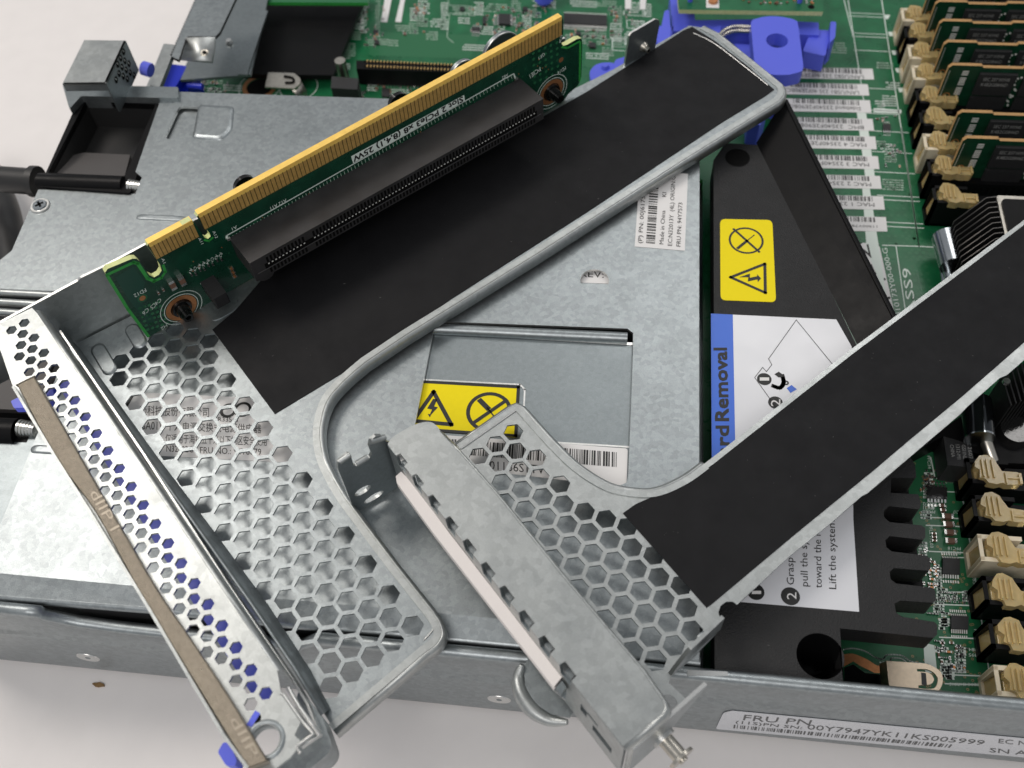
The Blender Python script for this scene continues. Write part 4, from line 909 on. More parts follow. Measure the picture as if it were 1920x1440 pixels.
# make normals point outwards (towards right of travel): test against plate centre
def skirt(mb, P3, nrm, sgn, m, r=.09, h=.32, lip=None):
    sh = [[p-n*sgn*d+V((0, 0, .004)) for p, n in zip(P3, nrm)] for d in (.17, .085, 0)]
    mb.loft(sh, m, False); rows = []
    for t_ in (0, .25, .5, .75, 1):
        a = t_*math.pi/2; rows.append([p+n*sgn*r*math.sin(a)+V((0, 0, -r*(1-math.cos(a)))) for p, n in zip(P3, nrm)])
    rows.append([p+n*sgn*r+V((0, 0, -h)) for p, n in zip(P3, nrm)])
    mb.loft(rows, m)
mb.build('plate', ba)
mb = MB(); q = P3[15]+nrm[15]; sg = 1
path_out = proj(P3[20]+nrm[20]*.3); sg = -1 if inside(path_out, plateA) else 1
skirt(mb, P3, nrm, sg, STEELW); mb.build('rolled_flange', ba, solid=.05)
mb = MB()
for pl in ([(1300, 62), (1340, 82), (1400, 128), (1440, 160)], [(603, 850), (622, 896), (648, 944), (738, 1064), (800, 1140), (814, 1162), (812, 1180), (795, 1200)]):
    mb.tube(smooth([G(*p, ZA+.01) for p in pl], 4), .018, STEELB, 6)
mb.build('bend_crease', ba)
# film
mb = MB(); mb.slab(HF(ZA+.018), [(398, 618), (515, 776), (692, 669), (845, 561), (1100, 398), (1356, 228), (1435, 180), (1452, 168), (1400, 122), (1340, 76), (1298, 50), (1283, 56), (1100, 172), (1012, 222), (800, 335), (520, 490), (441, 582)], (), .02, FILM); dust(mb, HF(ZA+.018), [(440, 640), (520, 760), (1440, 175), (1300, 60)], 36, 1); mb.build('black_film', ba)
mb = MB(); mb.slab(HF(ZA+.024), uv(HF(ZA+.024), rnd([(380, 560), (425, 535), (447, 558), (441, 580), (415, 596), (398, 602)], 8)), (), .03, STEEL, px=False); mb.build('corner_tab', ba)
# ramp beside the strip
L2 = [(148, 655), (290, 853), (393, 988), (500, 1133), (580, 1256), (618, 1330)]
L1 = [(112, 616), (270, 850), (366, 985), (470, 1132), (548, 1248), (604, 1340)]
LM = [((a[0]*.45+b[0]*.55), (a[1]*.45+b[1]*.55)) for a, b in zip(L1, L2)]
LK = [((a[0]*.8+b[0]*.2), (a[1]*.8+b[1]*.2)) for a, b in zip(L1, L2)]
mb = MB(); mb.loft([[G(*p, ZA+.03) for p in L2], [G(*p, ZA+.14) for p in LM], [G(*p, ZA+.45) for p in LK], [G(*p, ZA+.8) for p in L1]], STEEL); mb.build('bent_side', ba, solid=.06)
for a_, b_, r_ in (((184, 655), (206, 692), .2), ((248, 618), (262, 642), .2)):
    bump(HA, capsule(HA, a_, b_, r_), .045, STEEL, .8).build('stiffening_bead', ba)
# back wall behind the riser card
WB = VF((142, 642), (242, 591), ZA)
u0, u1 = WB.P(20, 700)[0], WB.P(1060, 170)[0]
topv = WB.P(280, 455)[1]
tp = [WB.P(-40, 625), WB.P(0, 606), WB.P(146, 527), WB.P(152, 521), WB.P(200, 498), WB.P(280, 455)]
hz = tp[-1][1]
poly = [(WB.P(142, 642)[0]-2.2, -.1)] + tp + [(WB.P(365, 400)[0], hz), (u1, hz), (u1, -.1)]
mb = MB(); hs_ = [WB.P(*p) for p in [tuple(q) for q in rnd([(96, 612), (108, 611), (144, 650), (136, 654), (105, 630)], 3)]]
mb.slab(WB, poly, (), .07, STEELW, STEELB, px=False); mb.build('back_wall', ba)  # lighter steel colour stands in for light reflected on this wall
# strip with small hexagonal holes
ZS = ZA+2.0; HSt = HF(ZS)
o1 = complex(*HSt.P(202/4.5, 540+285/4.5)); c1_ = (complex(*HSt.P(500, 1306))-complex(*HSt.P(540/4.5, 540+818/4.5)))/17
c1_ = (complex(*HSt.P(905/4.5, 540+1395/4.5))-o1)/8
sa = c1_/math.sqrt(3)*cmath.exp(1j*math.pi/6); sb = c1_/math.sqrt(3)*cmath.exp(-1j*math.pi/6)
sa = complex(.0815, -.3310); sb = sa*cmath.exp(1j*math.pi/3); o1 = complex(-14.5008, 13.6172)
regS = [(14, 612), (34, 590), (52, 592), (62, 620), (330, 1035), (510, 1305), (500, 1318), (478, 1330), (440, 1300), (60, 740), (20, 640)]
holesS = hexes(HSt, o1, sa, sb, regS, .72, 60)
strip = [(-14, 614), (0, 606), (60, 577), (70, 588), (111, 649), (200, 780), (317, 955), (420, 1110), (520, 1258), (527, 1298), (566, 1350), (552, 1378), (566, 1392), (545, 1420), (505, 1450), (472, 1462), (464, 1440), (420, 1380), (350, 1262), (283, 1148), (170, 962), (104, 858), (24, 724)]
ringh = circ(HSt, (497, 1388), .30)
mb = MB(); mb.slab(HSt, uv(HSt, strip), keep(HSt, holesS, strip)+[ringh], .07, STEELW, STEELD, px=False); mb.build('perforated_strip', ba)
mb = MB(); mb.ring(HSt, (497, 1388), .29, .36, STEELW, .03); cc = HSt.X(497, 1388); 
def rg2(r, z): return [cc+V((math.cos(2*math.pi*i/28)*r, math.sin(2*math.pi*i/28)*r, z)) for i in range(29)]
mb.loft([rg2(.40, .0), rg2(.36, .04), rg2(.30, .03), rg2(.29, -.3)], STEEL); mb.build('collar', ba)
re = [(66, 582), (111, 649), (200, 780), (317, 955), (420, 1110), (520, 1258)]
mb = MB(); rows = []
for dz, dx in ((0, 0), (-.04, .07), (-.14, .11), (-1.7, .12)):
    rows.append([G(*p, ZS)+V((dx, dx*.4, dz)) for p in re])
mb.loft(rows, STEELW); mb.build('strip_bend', ba, solid=.03)
mb = MB(); le = [(-14, 614), (24, 724), (104, 858), (170, 962), (283, 1148), (350, 1262), (420, 1380), (464, 1440)]
mb.loft([[G(*p, ZS+.25) for p in le[1:]], [G(*p, ZS-.1) for p in le[1:]]], STEELW, False); mb.build('strip_lip', ba, solid=.06)
# thin slotted sheet standing in the gap
sp = [(112, 620), (150, 676), (267, 848), (320, 930), (430, 1100), (540, 1262), (575, 1318), (592, 1362), (560, 1390)]
mb = MB(); mb.loft([[G(*p, ZA+1.15) for p in sp[:8]], [G(*p, ZA+1.15)+V((.02, .02, -.9)) for p in sp[:8]]], STEELB, False); mb.build('slot_sheet', ba, solid=.05)
mb = MB(); mb.tube([G(*p, ZS-.0) for p in [(527, 1300), (533, 1304), (566, 1352), (588, 1376), (556, 1400), (562, 1412)]], .035, STEELB, 8); mb.tube([G(*p, ZS-.35) for p in [(540, 1290), (560, 1325), (600, 1380), (566, 1400)]], .05, STEELB, 8); mb.build('hook_edge', ba)
mb = MB(); mb.slab(HF(ZA+.75), rnd([(560, 1290), (603, 1340), (622, 1395), (616, 1412), (560, 1460), (470, 1470), (540, 1400)], 14, 5), (), .9, STEEL); mb.build('end_block', ba, bevel=.12, seg=4)
# gasket
gl = [(32, 722), (104, 858), (180, 962), (267, 1122), (333, 1229), (400, 1337), (464, 1441)]; gr = [(64, 706), (144, 845), (207, 955), (290, 1098), (356, 1196), (430, 1308), (502, 1428)]
mb = MB(); za = ZS+.2; 
A1 = smooth([G(*p, za) for p in gl], 4); B1 = smooth([G(*p, za) for p in gr], 4); n = len(A1)
mb.add(A1+B1+[p+V((0, 0, -.18)) for p in A1]+[p+V((0, 0, -.18)) for p in B1], [[i, i+1, n+i+1, n+i][::-1] for i in range(n-1)]+[[i, 2*n+i, 2*n+i+1, i+1][::-1] for i in range(n-1)]+[[n+i, n+i+1, 3*n+i+1, 3*n+i][::-1] for i in range(n-1)]+[[0, n, 3*n, 2*n], [n-1, 3*n-1, 4*n-1, 2*n-1]], TAN)
fg = HF(za)
for s, x, y in (('dIIP I', 166, 925), ('dIIP', 428, 1350)): mb.text(fg, s, (x+2, y), (x+42, y+72), (x+19, y-9), TANL, .008)
mb.build('gasket_strip', ba, bevel=.03, label='tan conductive fabric gasket along the outer edge')
# blue release lever under the strip
mb = MB(); mb.slab(HF(ZS-.75), [(108, 722), (140, 708), (335, 1010), (513, 1286), (500, 1322), (484, 1318), (460, 1284), (304, 1040)], (), .3, BLUE)
mb.slab(HF(ZS-.5), [(60, 742), (100, 720), (100, 790), (80, 800)], (), .3, BLUE)
mb.slab(HF(ZS-.45), rnd([(419, 1391), (430, 1394), (444, 1425), (440, 1437), (424, 1436), (408, 1410)], 5), (), .5, BLUE)
mb.slab(HF(ZS-.5), rnd([(20, 752), (34, 745), (48, 764), (26, 765)], 3), (), .2, BLUE); mb.build('release_lever', ba, bevel=.03)
mb = MB(); mb.line(HF(ZS+.004), [(470, 1356), (480, 1340)], .12, BLUE, .002); mb.disc(HF(ZS+.004), (480, 1346), .1, CAV, .001); mb.build('lever_slot', ba)
# upright tab with screw at the far end
FT = VF((1172, 124), (1300, 52), ZA)
mb = MB(); mb.slab(FT, [FT.P(*p) for p in [(1171, 126), (1180, 68), (1184, 62), (1229, 36), (1236, 38), (1237, 45), (1228, 92)]], (), .07, STEELD, STEELB, px=False); mb.build('end_tab', ba)
mb = MB(); c = FT.X(1207, 88, 0); mb.cyl(c, FT.N, .17, .12, NICK, 24, .12); mb.cyl(c+FT.N*.1, FT.N, .1, .14, NICK, 18, .09); mb.cyl(c+FT.N*.235, FT.N, .05, .01, CAV, 6); mb.build('screw', ba)
# ================================================================== riser card (upright on the left bracket)
rc = empty('riser_card', G(680, 404, ZA), 'green riser card with long gold edge contacts and black slot, upright on the left bracket', 'circuit card')
FR = VF((278, 632), (1011, 217), ZA+.03)
U = FR.P
out = [(279, 632), (240, 576), (200, 517), (197, 511), (202, 504), (248, 485), (256, 485), (262, 490), (280, 516), (289, 520), (298, 515), (303, 507), (300, 496), (276, 461), (278, 457), (358, 413), (364, 417), (384, 446), (390, 448), (395, 443), (393, 437), (369, 407), (372, 402), (1047, 34), (1054, 33), (1056, 38), (1056, 62), (1053, 82), (1056, 86), (1063, 84), (1082, 73), (1090, 72), (1092, 78), (1090, 145), (1084, 160), (1066, 176), (1011, 217)]
# px trace on the front face; left notch and slots included
tr = [U(*p) for p in out]
base_v = tr[0][1]
tr[-1] = (tr[-1][0]+.9, tr[-1][1]); 
mb = MB(); mb.slab(FR, tr, (), .16, PCB2, CORE, px=False)
mb.line(FR, [(201, 515), (250, 492), (258, 494), (277, 522), (289, 527), (302, 521)], .09, PCBE, .003); mb.line(FR, [(201, 517), (240, 580), (278, 630)], .08, PCBE, .003)
mb.line(FR, [(1087, 150), (1088, 80)], .08, PCBE, .003); mb.line(FR, [(1054, 88), (1064, 90), (1086, 78)], .07, PCBE, .003); mb.line(FR, [(384, 450), (392, 452), (398, 446)], .06, PCBE, .003)
mb.line(FR, [(302, 521), (310, 510), (306, 498)], .07, PCBE, .003)
# light copper areas and vias
for pts in ([(216, 520), (250, 500), (272, 530), (262, 560), (290, 600), (282, 612), (240, 560)],): mb.pg(FR, pts, mat('mask_over_copper', (.006, .055, .035), .3), .002)
rv = random.Random(4)
for k in range(90):
    t_ = rv.random(); x = 330+t_*700; y = 632-.566*(x-278)-rv.uniform(70, 108); mb.disc(FR, (x, y), .022, COPPER if k % 3 == 0 else PCBL, .003, 8)
for i in range(5):
    for j in range(6): mb.disc(FR, (262+i*9+j*3, 578-i*3+j*8), .05, PCBL, .002, 10); mb.disc(FR, (1000+i*11+j*.5, 100-i*5+j*11), .05, PCBL, .002, 10)
# silk
T = lambda s, a, b, c, m=SILK: mb.text(FR, s, a, b, c, m, .006)
mb.line(FR, [(430, 448), (424, 442), (424, 447)], .03, SILK, .005); mb.line(FR, [(424, 442), (963, 138), (966, 146)], .035, SILK, .005)
for k in range(82):
    t_ = k/81; x, y = 430+t_*528, 445-t_*303; mb.line(FR, [(x, y), (x+1.5, y+5)], .018, SILKD, .005)
q_ = [(870, 178), (658, 293), (662, 306), (872, 190)]
mb.pg(FR, q_, SILK, .005); mb.bold(FR, 'Slot 2 PCIe3 x8 (8,4,1) 25W', (867, 180.5), (661, 294.5), (868.5, 190), INK, .006, .008)
T('A1', (443, 422), (434, 427), (445, 427)); T('A12 A11', (536, 372), (506, 388), (538, 378)); T('A82', (952, 137), (941, 144), (953, 142))
T('FD12', (272, 540), (250, 552), (275, 546)); T('C4', (300, 558), (290, 567), (303, 564)); T('C5', (289, 567), (281, 575), (293, 573)); T('C6', (276, 576), (266, 586), (280, 582)); T('LED1', (398, 518), (380, 529), (400, 523))
T('H2', (312, 607), (301, 614), (314, 612)); T('GF1', (1020, 98), (1009, 107), (1022, 103)); T('PCIE1', (1012, 125), (992, 140), (1014, 132)); T('FD14', (1060, 124), (1045, 134), (1061, 130)); T('A12', (398, 434), (404, 447), (403, 432)); T('A11', (371, 447), (377, 458), (376, 445)); T('A1', (302, 485), (306, 494), (307, 483)); T('A126', (1051, 64), (1048, 80), (1055, 64))
T('REC', (1, 1), (2, 2), (1, 2)) if 0 else None
for k in range(8):
    x, y = 352+k*8, 505-k*4.3; T(('R1', 'C9', 'R5', 'R6', 'R4', 'C7', 'R3', 'R2')[k], (x+4, y-2), (x+2, y+6), (x+9, y))
mb.ring(FR, (267, 559), .10, .13, PCBL, .004); mb.disc(FR, (267, 559), .085, COPPER, .005); mb.ring(FR, (1052, 112), .10, .15, mat('mask_over_copper', (.006, .055, .035)), .004); mb.disc(FR, (1052, 112), .085, COPPER, .005)
for (x, y) in ((340, 577), (1034, 172)):
    mb.ring(FR, (x, y), .30, .44, COPPER, .005); mb.ring(FR, (x, y), .47, .49, SILK, .005); mb.ring(FR, (x, y), .58, .60, SILK, .005); mb.disc(FR, (x, y), .3, CAV, .004)
mb.build('board', rc)
# gold contacts: front faces of the fingers, plus plated edge
mb = MB()
def fingers(a, b, n, depth_px, first):
    (u0, v0), (u1, v1) = U(*a), U(*b); vb0, vb1 = U(a[0]+depth_px[0], a[1]+depth_px[1])[1], U(b[0]+depth_px[0], b[1]+depth_px[1])[1]
    mb.add([FR.W(u0, v0+.015, .004), FR.W(u1, v1+.015, .004), FR.W(u1, vb1, .004), FR.W(u0, vb0, .004)], [[0, 1, 2, 3]], FGAP)
    # plated top edge band over the card thickness
    mb.add([FR.W(u0, v0+.07, .012), FR.W(u1, v1+.07, .012), FR.W(u1, v1+.07, -.172), FR.W(u0, v0+.07, -.172), FR.W(u0, v0-.05, .016), FR.W(u1, v1-.05, .016)], [[0, 1, 2, 3], [4, 5, 1, 0]], GOLDE)
    for k in range(n):
        t0, t1 = (k+.09)/n, (k+.91)/n
        for_ = lambda t: (u0+(u1-u0)*t, v0+(v1-v0)*t, vb0+(vb1-vb0)*t)
        a_, b_, c_ = for_(t0); d_, e_, f_ = for_(t1)
        mb.add([FR.W(a_, b_-.02, .020), FR.W(d_, e_-.02, .020), FR.W(d_, f_+.02, .012), FR.W(a_, c_+.02, .012)], [[0, 1, 2, 3]], GOLD)
        mb.add([FR.W(a_, b_-.06, .022), FR.W(d_, e_-.06, .022), FR.W(d_, e_+.03, .020), FR.W(a_, b_+.03, .020)], [[0, 1, 2, 3]], GOLDE)
fingers((279, 460), (361, 416), 11, (16, 26), 0)
fingers((372, 405), (1053, 34), 96, (14, 25), 0)
mb.build('edge_contacts', rc, label='long row of gold edge contacts')
# slot connector
sc = MB(); 
pa, pb = U(430, 447), U(969, 146)         # upper rear edge on the board
pc, pd = U(455, 494), U(1000, 200)
vtop = (pa[1]+pb[1])/2; u0, u1 = pa[0], U(975, 152)[0]
# outward depth found from the front edge position
def depth_at(px, py, u_ref, v_ref):
    d = ray(px, py); best = None
    for k in range(0, 400):
        dd = k*.005; P = FR.W(u_ref, v_ref, dd); q = proj(P); e = (q[1]-py)**2+(q[0]-px)**2
        if best is None or e < best[0]: best = (e, dd)
    return best[1]
D = 1.12; v1_ = vtop-.02; v0_ = vtop-.78
sc.prism([FR.W(u0, v1_, 0), FR.W(u1, v1_, 0), FR.W(u1, v1_, D), FR.W(u0, v1_, D)], (0, 0, v0_-v1_), CONN)
conn = sc.build('slot_connector', rc, bevel=.02)
sc = MB(); ff = Frame(FR.W(0, 0, D), FR.U, FR.V, FR.N)
sc.pg(ff, [(u0+.35, v1_-.30), (u1-.25, v1_-.30), (u1-.25, v1_-.50), (u0+.35, v1_-.50)], CAV, .004, px=False)
n = 82; span = (u1-.3)-(u0+.42)
for k in range(n):
    if k in (11, 12): continue
    x = u0+.42+span*(k+.5)/n; w_ = span/n*.28
    for (a_, b_) in ((v1_-.10, v1_-.29), (v1_-.53, v1_-.70)): sc.pg(ff, [(x-w_, a_), (x+w_, a_), (x+w_, b_), (x-w_, b_)], CAV, .004, px=False)
    sc.pg(ff, [(x-w_*.7, v1_-.33), (x+w_*.7, v1_-.33), (x+w_*.7, v1_-.37), (x-w_*.7, v1_-.37)], TINF, .008, px=False)
sc.tube([ff.W(u0+.1, v1_-.51, .0), ff.W(u1-.1, v1_-.51, .0)], .018, CONN, 8); sc.build('slot_opening', conn)
sc = MB(); sc.cyl(FR.W(u0+.3, v0_+.1, D*.98), -FR.N, .26, D*.9, CONN, 24); sc.build('locating_peg', conn)
# screws through the mounting holes
for (x, y) in ((340, 577), (1034, 172)):
    mb = MB(); c = FR.X(x, y, 0); ax = FR.N; s0 = mat('black_screw', (.006, .006, .006), .18, .3, coat=.3)
    mb.cyl(c, ax, .29, .08, s0, 20, .27); mb.cyl(c+ax*.08, ax, .21, .2, s0, 16, .18); mb.cyl(c+ax*.28, ax, .17, .16, s0, 7, .15, hollow=.08); mb.build('screw', rc)
# components on the card
def card_comp(x, y, w_, h_, t_, m, nm, horiz=False):
    mb = MB(); c = FR.P(x, y); 
    for (s0, s1, mm) in ((-1, -.5, TIN), (-.5, .5, m), (.5, 1, TIN)):
        a, b = (c[0]-w_, c[0]+w_), (c[1]+h_*s0, c[1]+h_*s1)
        if horiz: a, b = (c[0]+w_*s0, c[0]+w_*s1), (c[1]-h_, c[1]+h_)
        mb.prism([FR.W(a[0], b[0], t_), FR.W(a[1], b[0], t_), FR.W(a[1], b[1], t_), FR.W(a[0], b[1], t_)], -FR.N*t_, mm)
    return mb.build(nm, rc, bevel=.008)
card_comp(320, 530, .075, .17, .14, CERAM, 'capacitor'); card_comp(338, 522, .075, .17, .14, CERAM, 'capacitor')
card_comp(296, 548, .025, .06, .05, CERAM, 'capacitor'); card_comp(305, 542, .025, .06, .05, CERAM, 'capacitor')
for k in range(8): card_comp(358+k*8, 514-k*4.5+ (k % 2)*3, .022, .05, .045, CHIPM, 'resistor')
for k in range(3): card_comp(433+k*3, 503+k*7, .06, .03, .06, COPPER, 'capacitor', True)
mb = MB(); c = FR.P(392, 532); mb.prism([FR.W(c[0]-.2, c[1]+.22, .75), FR.W(c[0]+.2, c[1]+.22, .75), FR.W(c[0]+.2, c[1]+.22, 0), FR.W(c[0]-.2, c[1]+.22, 0)], (0, 0, -.42), CHIPM); mb.line(FR, [(376, 532), (398, 518), (406, 527)], .02, SILK, .005); mb.build('light_emitting_diode', rc, bevel=.03)
mb = MB(); c = FR.P(427, 446); mb.obox(FR.W(c[0], c[1], .04), FR.U*.05, FR.V*.04, FR.N*.04, TIN); c = FR.P(966, 146); mb.obox(FR.W(c[0], c[1], .04), FR.U*.05, FR.V*.03, FR.N*.04, TIN); mb.build('solder_pad', rc)
# rounded ears and screw heads of the bracket wall that stand behind the card
WK = Frame(FR.W(0, 0, -.55), FR.U, FR.V, FR.N)
for (x, y, r_, m, nm) in ((460, 349, .30, 'b', 'screw_head'), (748, 193, .30, 'b', 'screw_head'), (868, 138, .42, 's', 'rounded_ear'), (940, 98, .62, 's', 'rounded_ear')):
    u, v = WK.P(x, y); mb = MB(); mm = mat('black_screw', (.006, .006, .006)) if m == 'b' else STEELD
    mb.cyl(WK.W(u, v, -.1), WK.N, r_, .12, mm, 36)
    if m == 's':
        mb.slab(Frame(WK.W(0, 0, .02), WK.U, WK.V, WK.N), [(u-r_, v), (u+r_, v), (u+r_, 0), (u-r_, 0)], (), .12, STEELD, STEELB, px=False)
        mb.tube([WK.W(u+math.cos(a)*r_, v+math.sin(a)*r_, .02) for a in [math.pi*k/16 for k in range(17)]], .03, STEELB, 6)
    else:
        mb.cyl(WK.W(u, v-.05, .02), WK.N, .14, .1, GOLDCLIP, 4)
        mb.prism([WK.W(u-.15, v, -.1), WK.W(u+.15, v, -.1), WK.W(u+.15, 0, -.1), WK.W(u-.15, 0, -.1)], WK.N*.1, STEELD)
    mb.build(nm, ba)

# ================================================================== right riser bracket
bc = empty('riser_bracket', G(1120, 1080, ZC+.1), 'right perforated steel riser bracket with raised slotted box and white gasket strip', 'riser bracket')
HB = HF(ZB)
p0 = complex(*HB.P(969, 845)); Dv = complex(*HB.P(1085, 1103))-p0
ba_ = Dv/(6+2*cmath.exp(1j*math.pi/3)); bb_ = ba_*cmath.exp(1j*math.pi/3)
regB = [(880, 820), (945, 792), (980, 785), (1000, 825), (1030, 860), (1062, 900), (1110, 938), (1160, 956), (1180, 966), (1335, 1145), (1322, 1185), (1295, 1225), (1255, 1235), (1240, 1258), (1180, 1262), (1000, 1080)]
ba_ = complex(.1198, -.5175); bb_ = ba_*cmath.exp(1j*math.pi/3); p0 = complex(-2.0746, 11.8998)
hB = hexes(HB, p0, ba_, bb_, regB, .82)
curve = [tuple(p) for p in smooth([(985, 772), (1007, 797), (1040, 833), (1083, 874), (1133, 906), (1173, 918), (1227, 920), (1280, 898), (1320, 870)], 5)]
plateB = [(962, 764), (972, 762)] + curve + [(1593, 657), (1827, 482), (1922, 411), (2010, 345), (2010, 600), (1920, 675), (1888, 703), (1874, 709), (1812, 764), (1802, 775), (1626, 925), (1616, 930), (1570, 970), (1560, 979), (1480, 1043), (1395, 1122)] + \
         [(1382, 1134), (1374, 1128), (1362, 1128), (1351, 1136), (1347, 1148), (1350, 1160), (1336, 1173), (1344, 1187), (1300, 1232), (1258, 1268), (1254, 1280), (1290, 1314), (1262, 1340), (1200, 1330), (1000, 1120), (790, 880), (857, 836)]
mb = MB(); mb.slab(HB, uv(HB, plateB), keep(HB, hB, plateB)+[circ(HB, (1252, 1321), .21)], .055, STEELW, STEELD, px=False); mb.build('plate', bc)
path = [(x, y) for x, y in curve]; P3 = [G(*p, ZB) for p in path]
P3 = [G(857, 834, ZB), G(905, 801, ZB), G(958, 764, ZB), G(968, 760, ZB), G(978, 765, ZB)] + P3
nrm = []
for i in range(len(P3)):
    t_ = (P3[min(i+1, len(P3)-1)]-P3[max(i-1, 0)]).normalized(); nrm.append(V((-t_.y, t_.x, 0)))
mb = MB(); skirt(mb, P3, nrm, 1, STEELW, .10, .3); mb.build('rolled_flange', bc, solid=.05)
mb = MB(); mb.tube([p-n_*.16+V((0, 0, .01)) for p, n_ in zip(P3[:4], nrm[:4])], .022, STEELB, 6); mb.tube([p-n_*.10+V((0, 0, .01)) for p, n_ in zip(P3[5:], nrm[5:])], .018, STEELB, 6); mb.build('bend_crease', bc)
mb = MB(); mb.slab(HF(ZB+.018), [(1168, 962), (1192, 945), (1222, 932), (1250, 925), (1288, 906), (1340, 868), (1598, 664), (1830, 490), (1922, 420), (2010, 356), (2010, 564), (1920, 642), (1803, 744), (1705, 825), (1639, 881), (1500, 994), (1334, 1133), (1325, 1139)], (), .02, FILM); dust(mb, HF(ZB+.018), [(1190, 960), (1330, 1125), (1915, 635), (1915, 430)], 44, 2); mb.build('black_film', bc)
# raised box
ZX = ZB+1.85; HX = HF(ZX)
la_, lb_ = V((733, 842)), V((1170, 1403)); ldir = (lb_-la_).normalized(); lnrm = V((ldir.y, -ldir.x))
slots = [(753, 862), (783, 901), (813, 941), (845, 983), (878, 1026), (913, 1070), (948, 1115), (983, 1163), (1020, 1212), (1060, 1262)]
left = []
for k, (x, y) in enumerate(slots):
    t_ = (V((x, y))-la_).dot(ldir); h_ = 13+k*.7; dp = 9+k*.5
    for s, d in ((-h_, 0), (-h_+2, dp), (h_-2, dp), (h_, 0)): left.append(tuple(la_+ldir*(t_+s)+lnrm*d))
top = [(727, 833), (732, 824)] + [tuple(p) for p in smooth([(741, 816), (778, 796), (803, 791), (816, 796), (828, 811)], 4)] + [(862, 847), (937, 932), (1067, 1093), (1207, 1258), (1246, 1314)] + [tuple(p) for p in smooth([(1250, 1320), (1252, 1331), (1246, 1342)], 3)] + [(1172, 1404)] + left[::-1]
mb = MB(); mb.slab(HX, top, (), .07, STEELW); mb.build('box_top', bc, bevel=.015)
# left wall with notches, right wall, ends
VW = VF(tuple(la_), tuple(lb_), ZX)
L0 = V(VW.P(*la_)).x-.15; L1_ = V(VW.P(*lb_)).x
wall = [(L0, -.03)]
for k, (x, y) in enumerate(slots):
    t_ = VW.P(*(la_+ldir*(V((x, y))-la_).dot(ldir)))[0]; h_ = .19
    wall += [(t_-h_, -.03), (t_-h_+.04, -.42), (t_+h_-.04, -.42), (t_+h_, -.03)]
wall += [(L1_, -.03), (L1_, -2.1), (L0, -2.1)]
win = [[(L1_-1.3, -.7), (L1_-.75, -.7), (L1_-.75, -.85), (L1_-1.1, -.85), (L1_-1.1, -1.2), (L1_-1.3, -1.2)], [(L1_-.9, -1.1), (L1_-.3, -1.1), (L1_-.3, -1.5), (L1_-.9, -1.5)]]
mb = MB(); mb.slab(VW, wall, win, .07, STEELW, STEELD, px=False); mb.build('slotted_wall', bc)
mb = MB(); mb.slab(Frame(VW.W(0, 0, -.35), VW.U, VW.V, VW.N), [(L0+.3, -.2), (L1_-.5, -.2), (L1_-.5, -1.9), (L0+.3, -1.9)], (), .1, STEELD, px=False)
for k, (x, y) in enumerate(slots):
    t_ = VW.P(*(la_+ldir*(V((x, y))-la_).dot(ldir)))[0]; mb.prism([VW.W(t_-.08, -.2, -.06), VW.W(t_+.1, -.2, -.06), VW.W(t_+.1, -.5, -.05), VW.W(t_-.08, -.5, -.05)], -VW.N*.2, STEEL)
mb.build('spring_fingers', bc)
rp = [(828, 811), (862, 847), (937, 932), (1067, 1093), (1207, 1258), (1248, 1318), (1252, 1331), (1246, 1342), (1172, 1404)]
mb = MB(); mb.loft([[G(*p, ZX+.004)+V((-.05, .03, 0)) for p in rp], [G(*p, ZX-.005) for p in rp], [G(*p, ZX-.02)+V((.04, -.01, -.03)) for p in rp], [G(*p, ZX-.02)+V((.06, -.02, -.1)) for p in rp], [G(*p, ZX-.02)+V((.07, -.02, -1.8)) for p in rp]], STEELW, True); mb.build('box_side', bc, solid=.05)
# white gasket
FG = Frame(VW.W(0, 0, .12), VW.U, VW.V, VW.N)
gpx = [(742, 893), (752, 884), (768, 900), (843, 1000), (1053, 1270), (1038, 1288), (930, 1150), (813, 1000), (744, 905)]
zg = ZX-.62; mb = MB(); mb.slab(HF(zg), gpx, (), .22, GASK); mb.build('gasket_strip', bc, bevel=.04, label='white foam gasket along the slotted wall')
mb = MB(); mb.slab(HF(zg-.25), [(760, 920), (775, 905), (1064, 1284), (1060, 1312), (1036, 1292)], (), .06, STEEL, STEELB); mb.slab(HF(zg), [(1042, 1289), (1054, 1276), (1062, 1288), (1052, 1302)], (), .3, STEELD); mb.build('gasket_backing', bc)
# upright tab at the top end
FTb = VF((666, 962), (748, 912), ZC+.06)
tabp = [(666, 962), (650, 920), (634, 880), (634, 867), (652, 851), (658, 853), (663, 872), (668, 874), (694, 858), (697, 851), (692, 838), (695, 826), (704, 818), (716, 818), (724, 828), (735, 832), (748, 880), (752, 910)]
def oval(c, rx, ry, t_, n=18):
    u, v = FTb.P(*c); return [(u+rx*math.cos(a)*math.cos(t_)-ry*math.sin(a)*math.sin(t_), v+rx*math.cos(a)*math.sin(t_)+ry*math.sin(a)*math.cos(t_)) for a in [2*math.pi*i/n for i in range(n)]]
mb = MB(); mb.slab(FTb, [FTb.P(*p) for p in tabp], [oval((680, 920), .22, .15, 0), oval((701, 932), .28, .13, 0)], .08, STEELD, STEELW, px=False); mb.build('end_tab', bc)
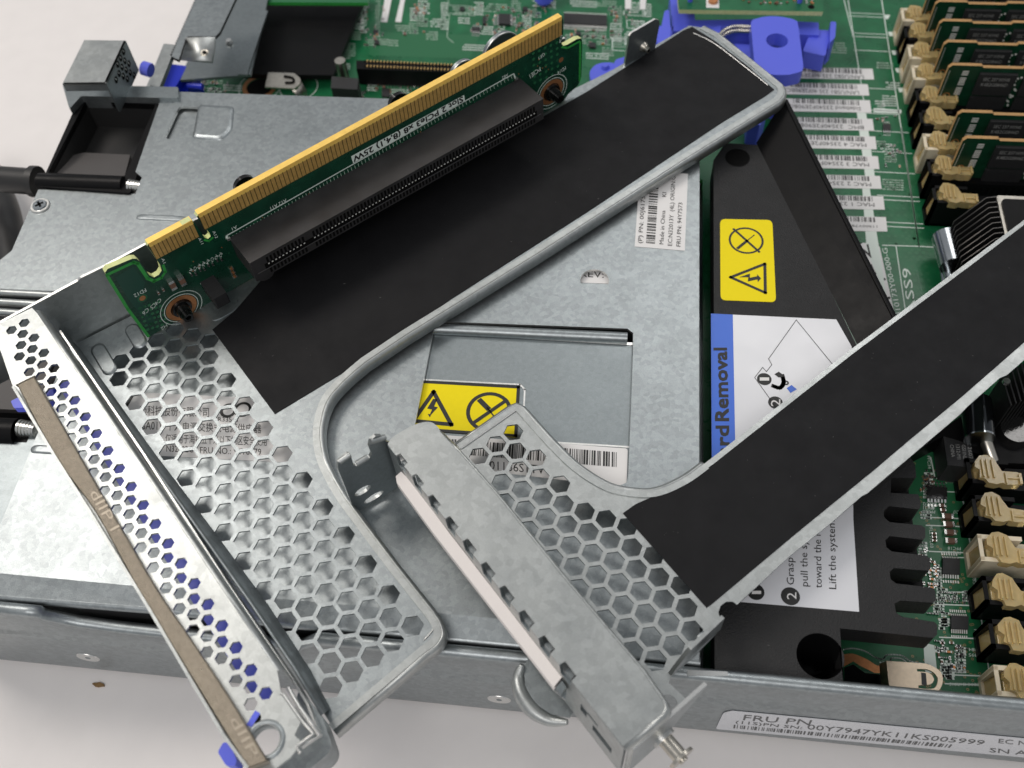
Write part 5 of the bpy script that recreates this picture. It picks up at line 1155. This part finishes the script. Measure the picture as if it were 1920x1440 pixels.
# rolled lips on the tab
for a, b in (((636, 866), (656, 852)), ((668, 870), (690, 857)), ((694, 828), (722, 820))):
    mb = MB(); mb.tube([FTb.X(*a, .0), FTb.X(*b, .0)], .07, STEELW, 10); mb.build('rolled_lip', bc)
# lower hook
mb = MB(); hk = smooth([G(979, 1246, 4.5), G(972, 1270, 4.35), G(978, 1300, 4.3), (G(998, 1330, 4.3)), G(1030, 1350, 4.35), G(1064, 1354, 4.5)], 5)
n = len(hk); mb.tube(hk, [.06+.13*math.sin(math.pi*i/(n-1)) for i in range(n)], STEELW, 14)
mb.slab(HF(4.42), [(982, 1248), (985, 1290), (1002, 1318), (1034, 1340), (1068, 1345), (1080, 1330), (1010, 1236), (990, 1236)], (), .08, STEEL); mb.build('curved_foot', bc)
# end flange with boss
FE = VF((1326, 1284), (1182, 1412), ZX-.12)
uA, uB = FE.P(1326, 1284)[0], FE.P(1187, 1410)[0]; du = uB-uA
mb = MB(); mb.slab(FE, [(uA, 0), (uB, 0), (uB, -1.9), (uA+1.2*du/abs(du), -1.9), (uA+.5*du/abs(du), -.9), (uA, -.25)], (), .08, STEEL, STEELB, px=False); mb.build('end_flange', bc)
mb = MB(); c = FE.X(1243, 1382, 0)
mb.cyl(c, FE.N, .26, .08, STEELB, 26); mb.cyl(c, FE.N, .17, .55, NICK, 26); mb.cyl(c+FE.N*.5, FE.N, .30, .07, NICK, 30); mb.cyl(c+FE.N*.57, FE.N, .1, .06, NICK, 12); mb.build('shoulder_stud', bc)
FS = VF((1344, 1187), (1258, 1268), ZB)
mb = MB(); mb.slab(FS, [FS.P(1368, 1176), FS.P(1362, 1174), FS.P(1290, 1238), FS.P(1272, 1262), FS.P(1266, 1272), FS.P(1258, 1268)][::1] if 0 else [(FS.P(1350, 1183)[0], .0), (FS.P(1350, 1183)[0], .75), (FS.P(1290, 1238)[0], .72), (FS.P(1268, 1258)[0], .3), (FS.P(1258, 1268)[0], 0)], (), .09, STEEL, STEELW, px=False); mb.build('upright_flange', bc, bevel=.02)
mb = MB(); c = FS.X(1316, 1212, 0)+V((0, 0, .35)); mb.cyl(c, -FS.N, .2, .14, STEEL, 20, .17); mb.build('rivet', bc)
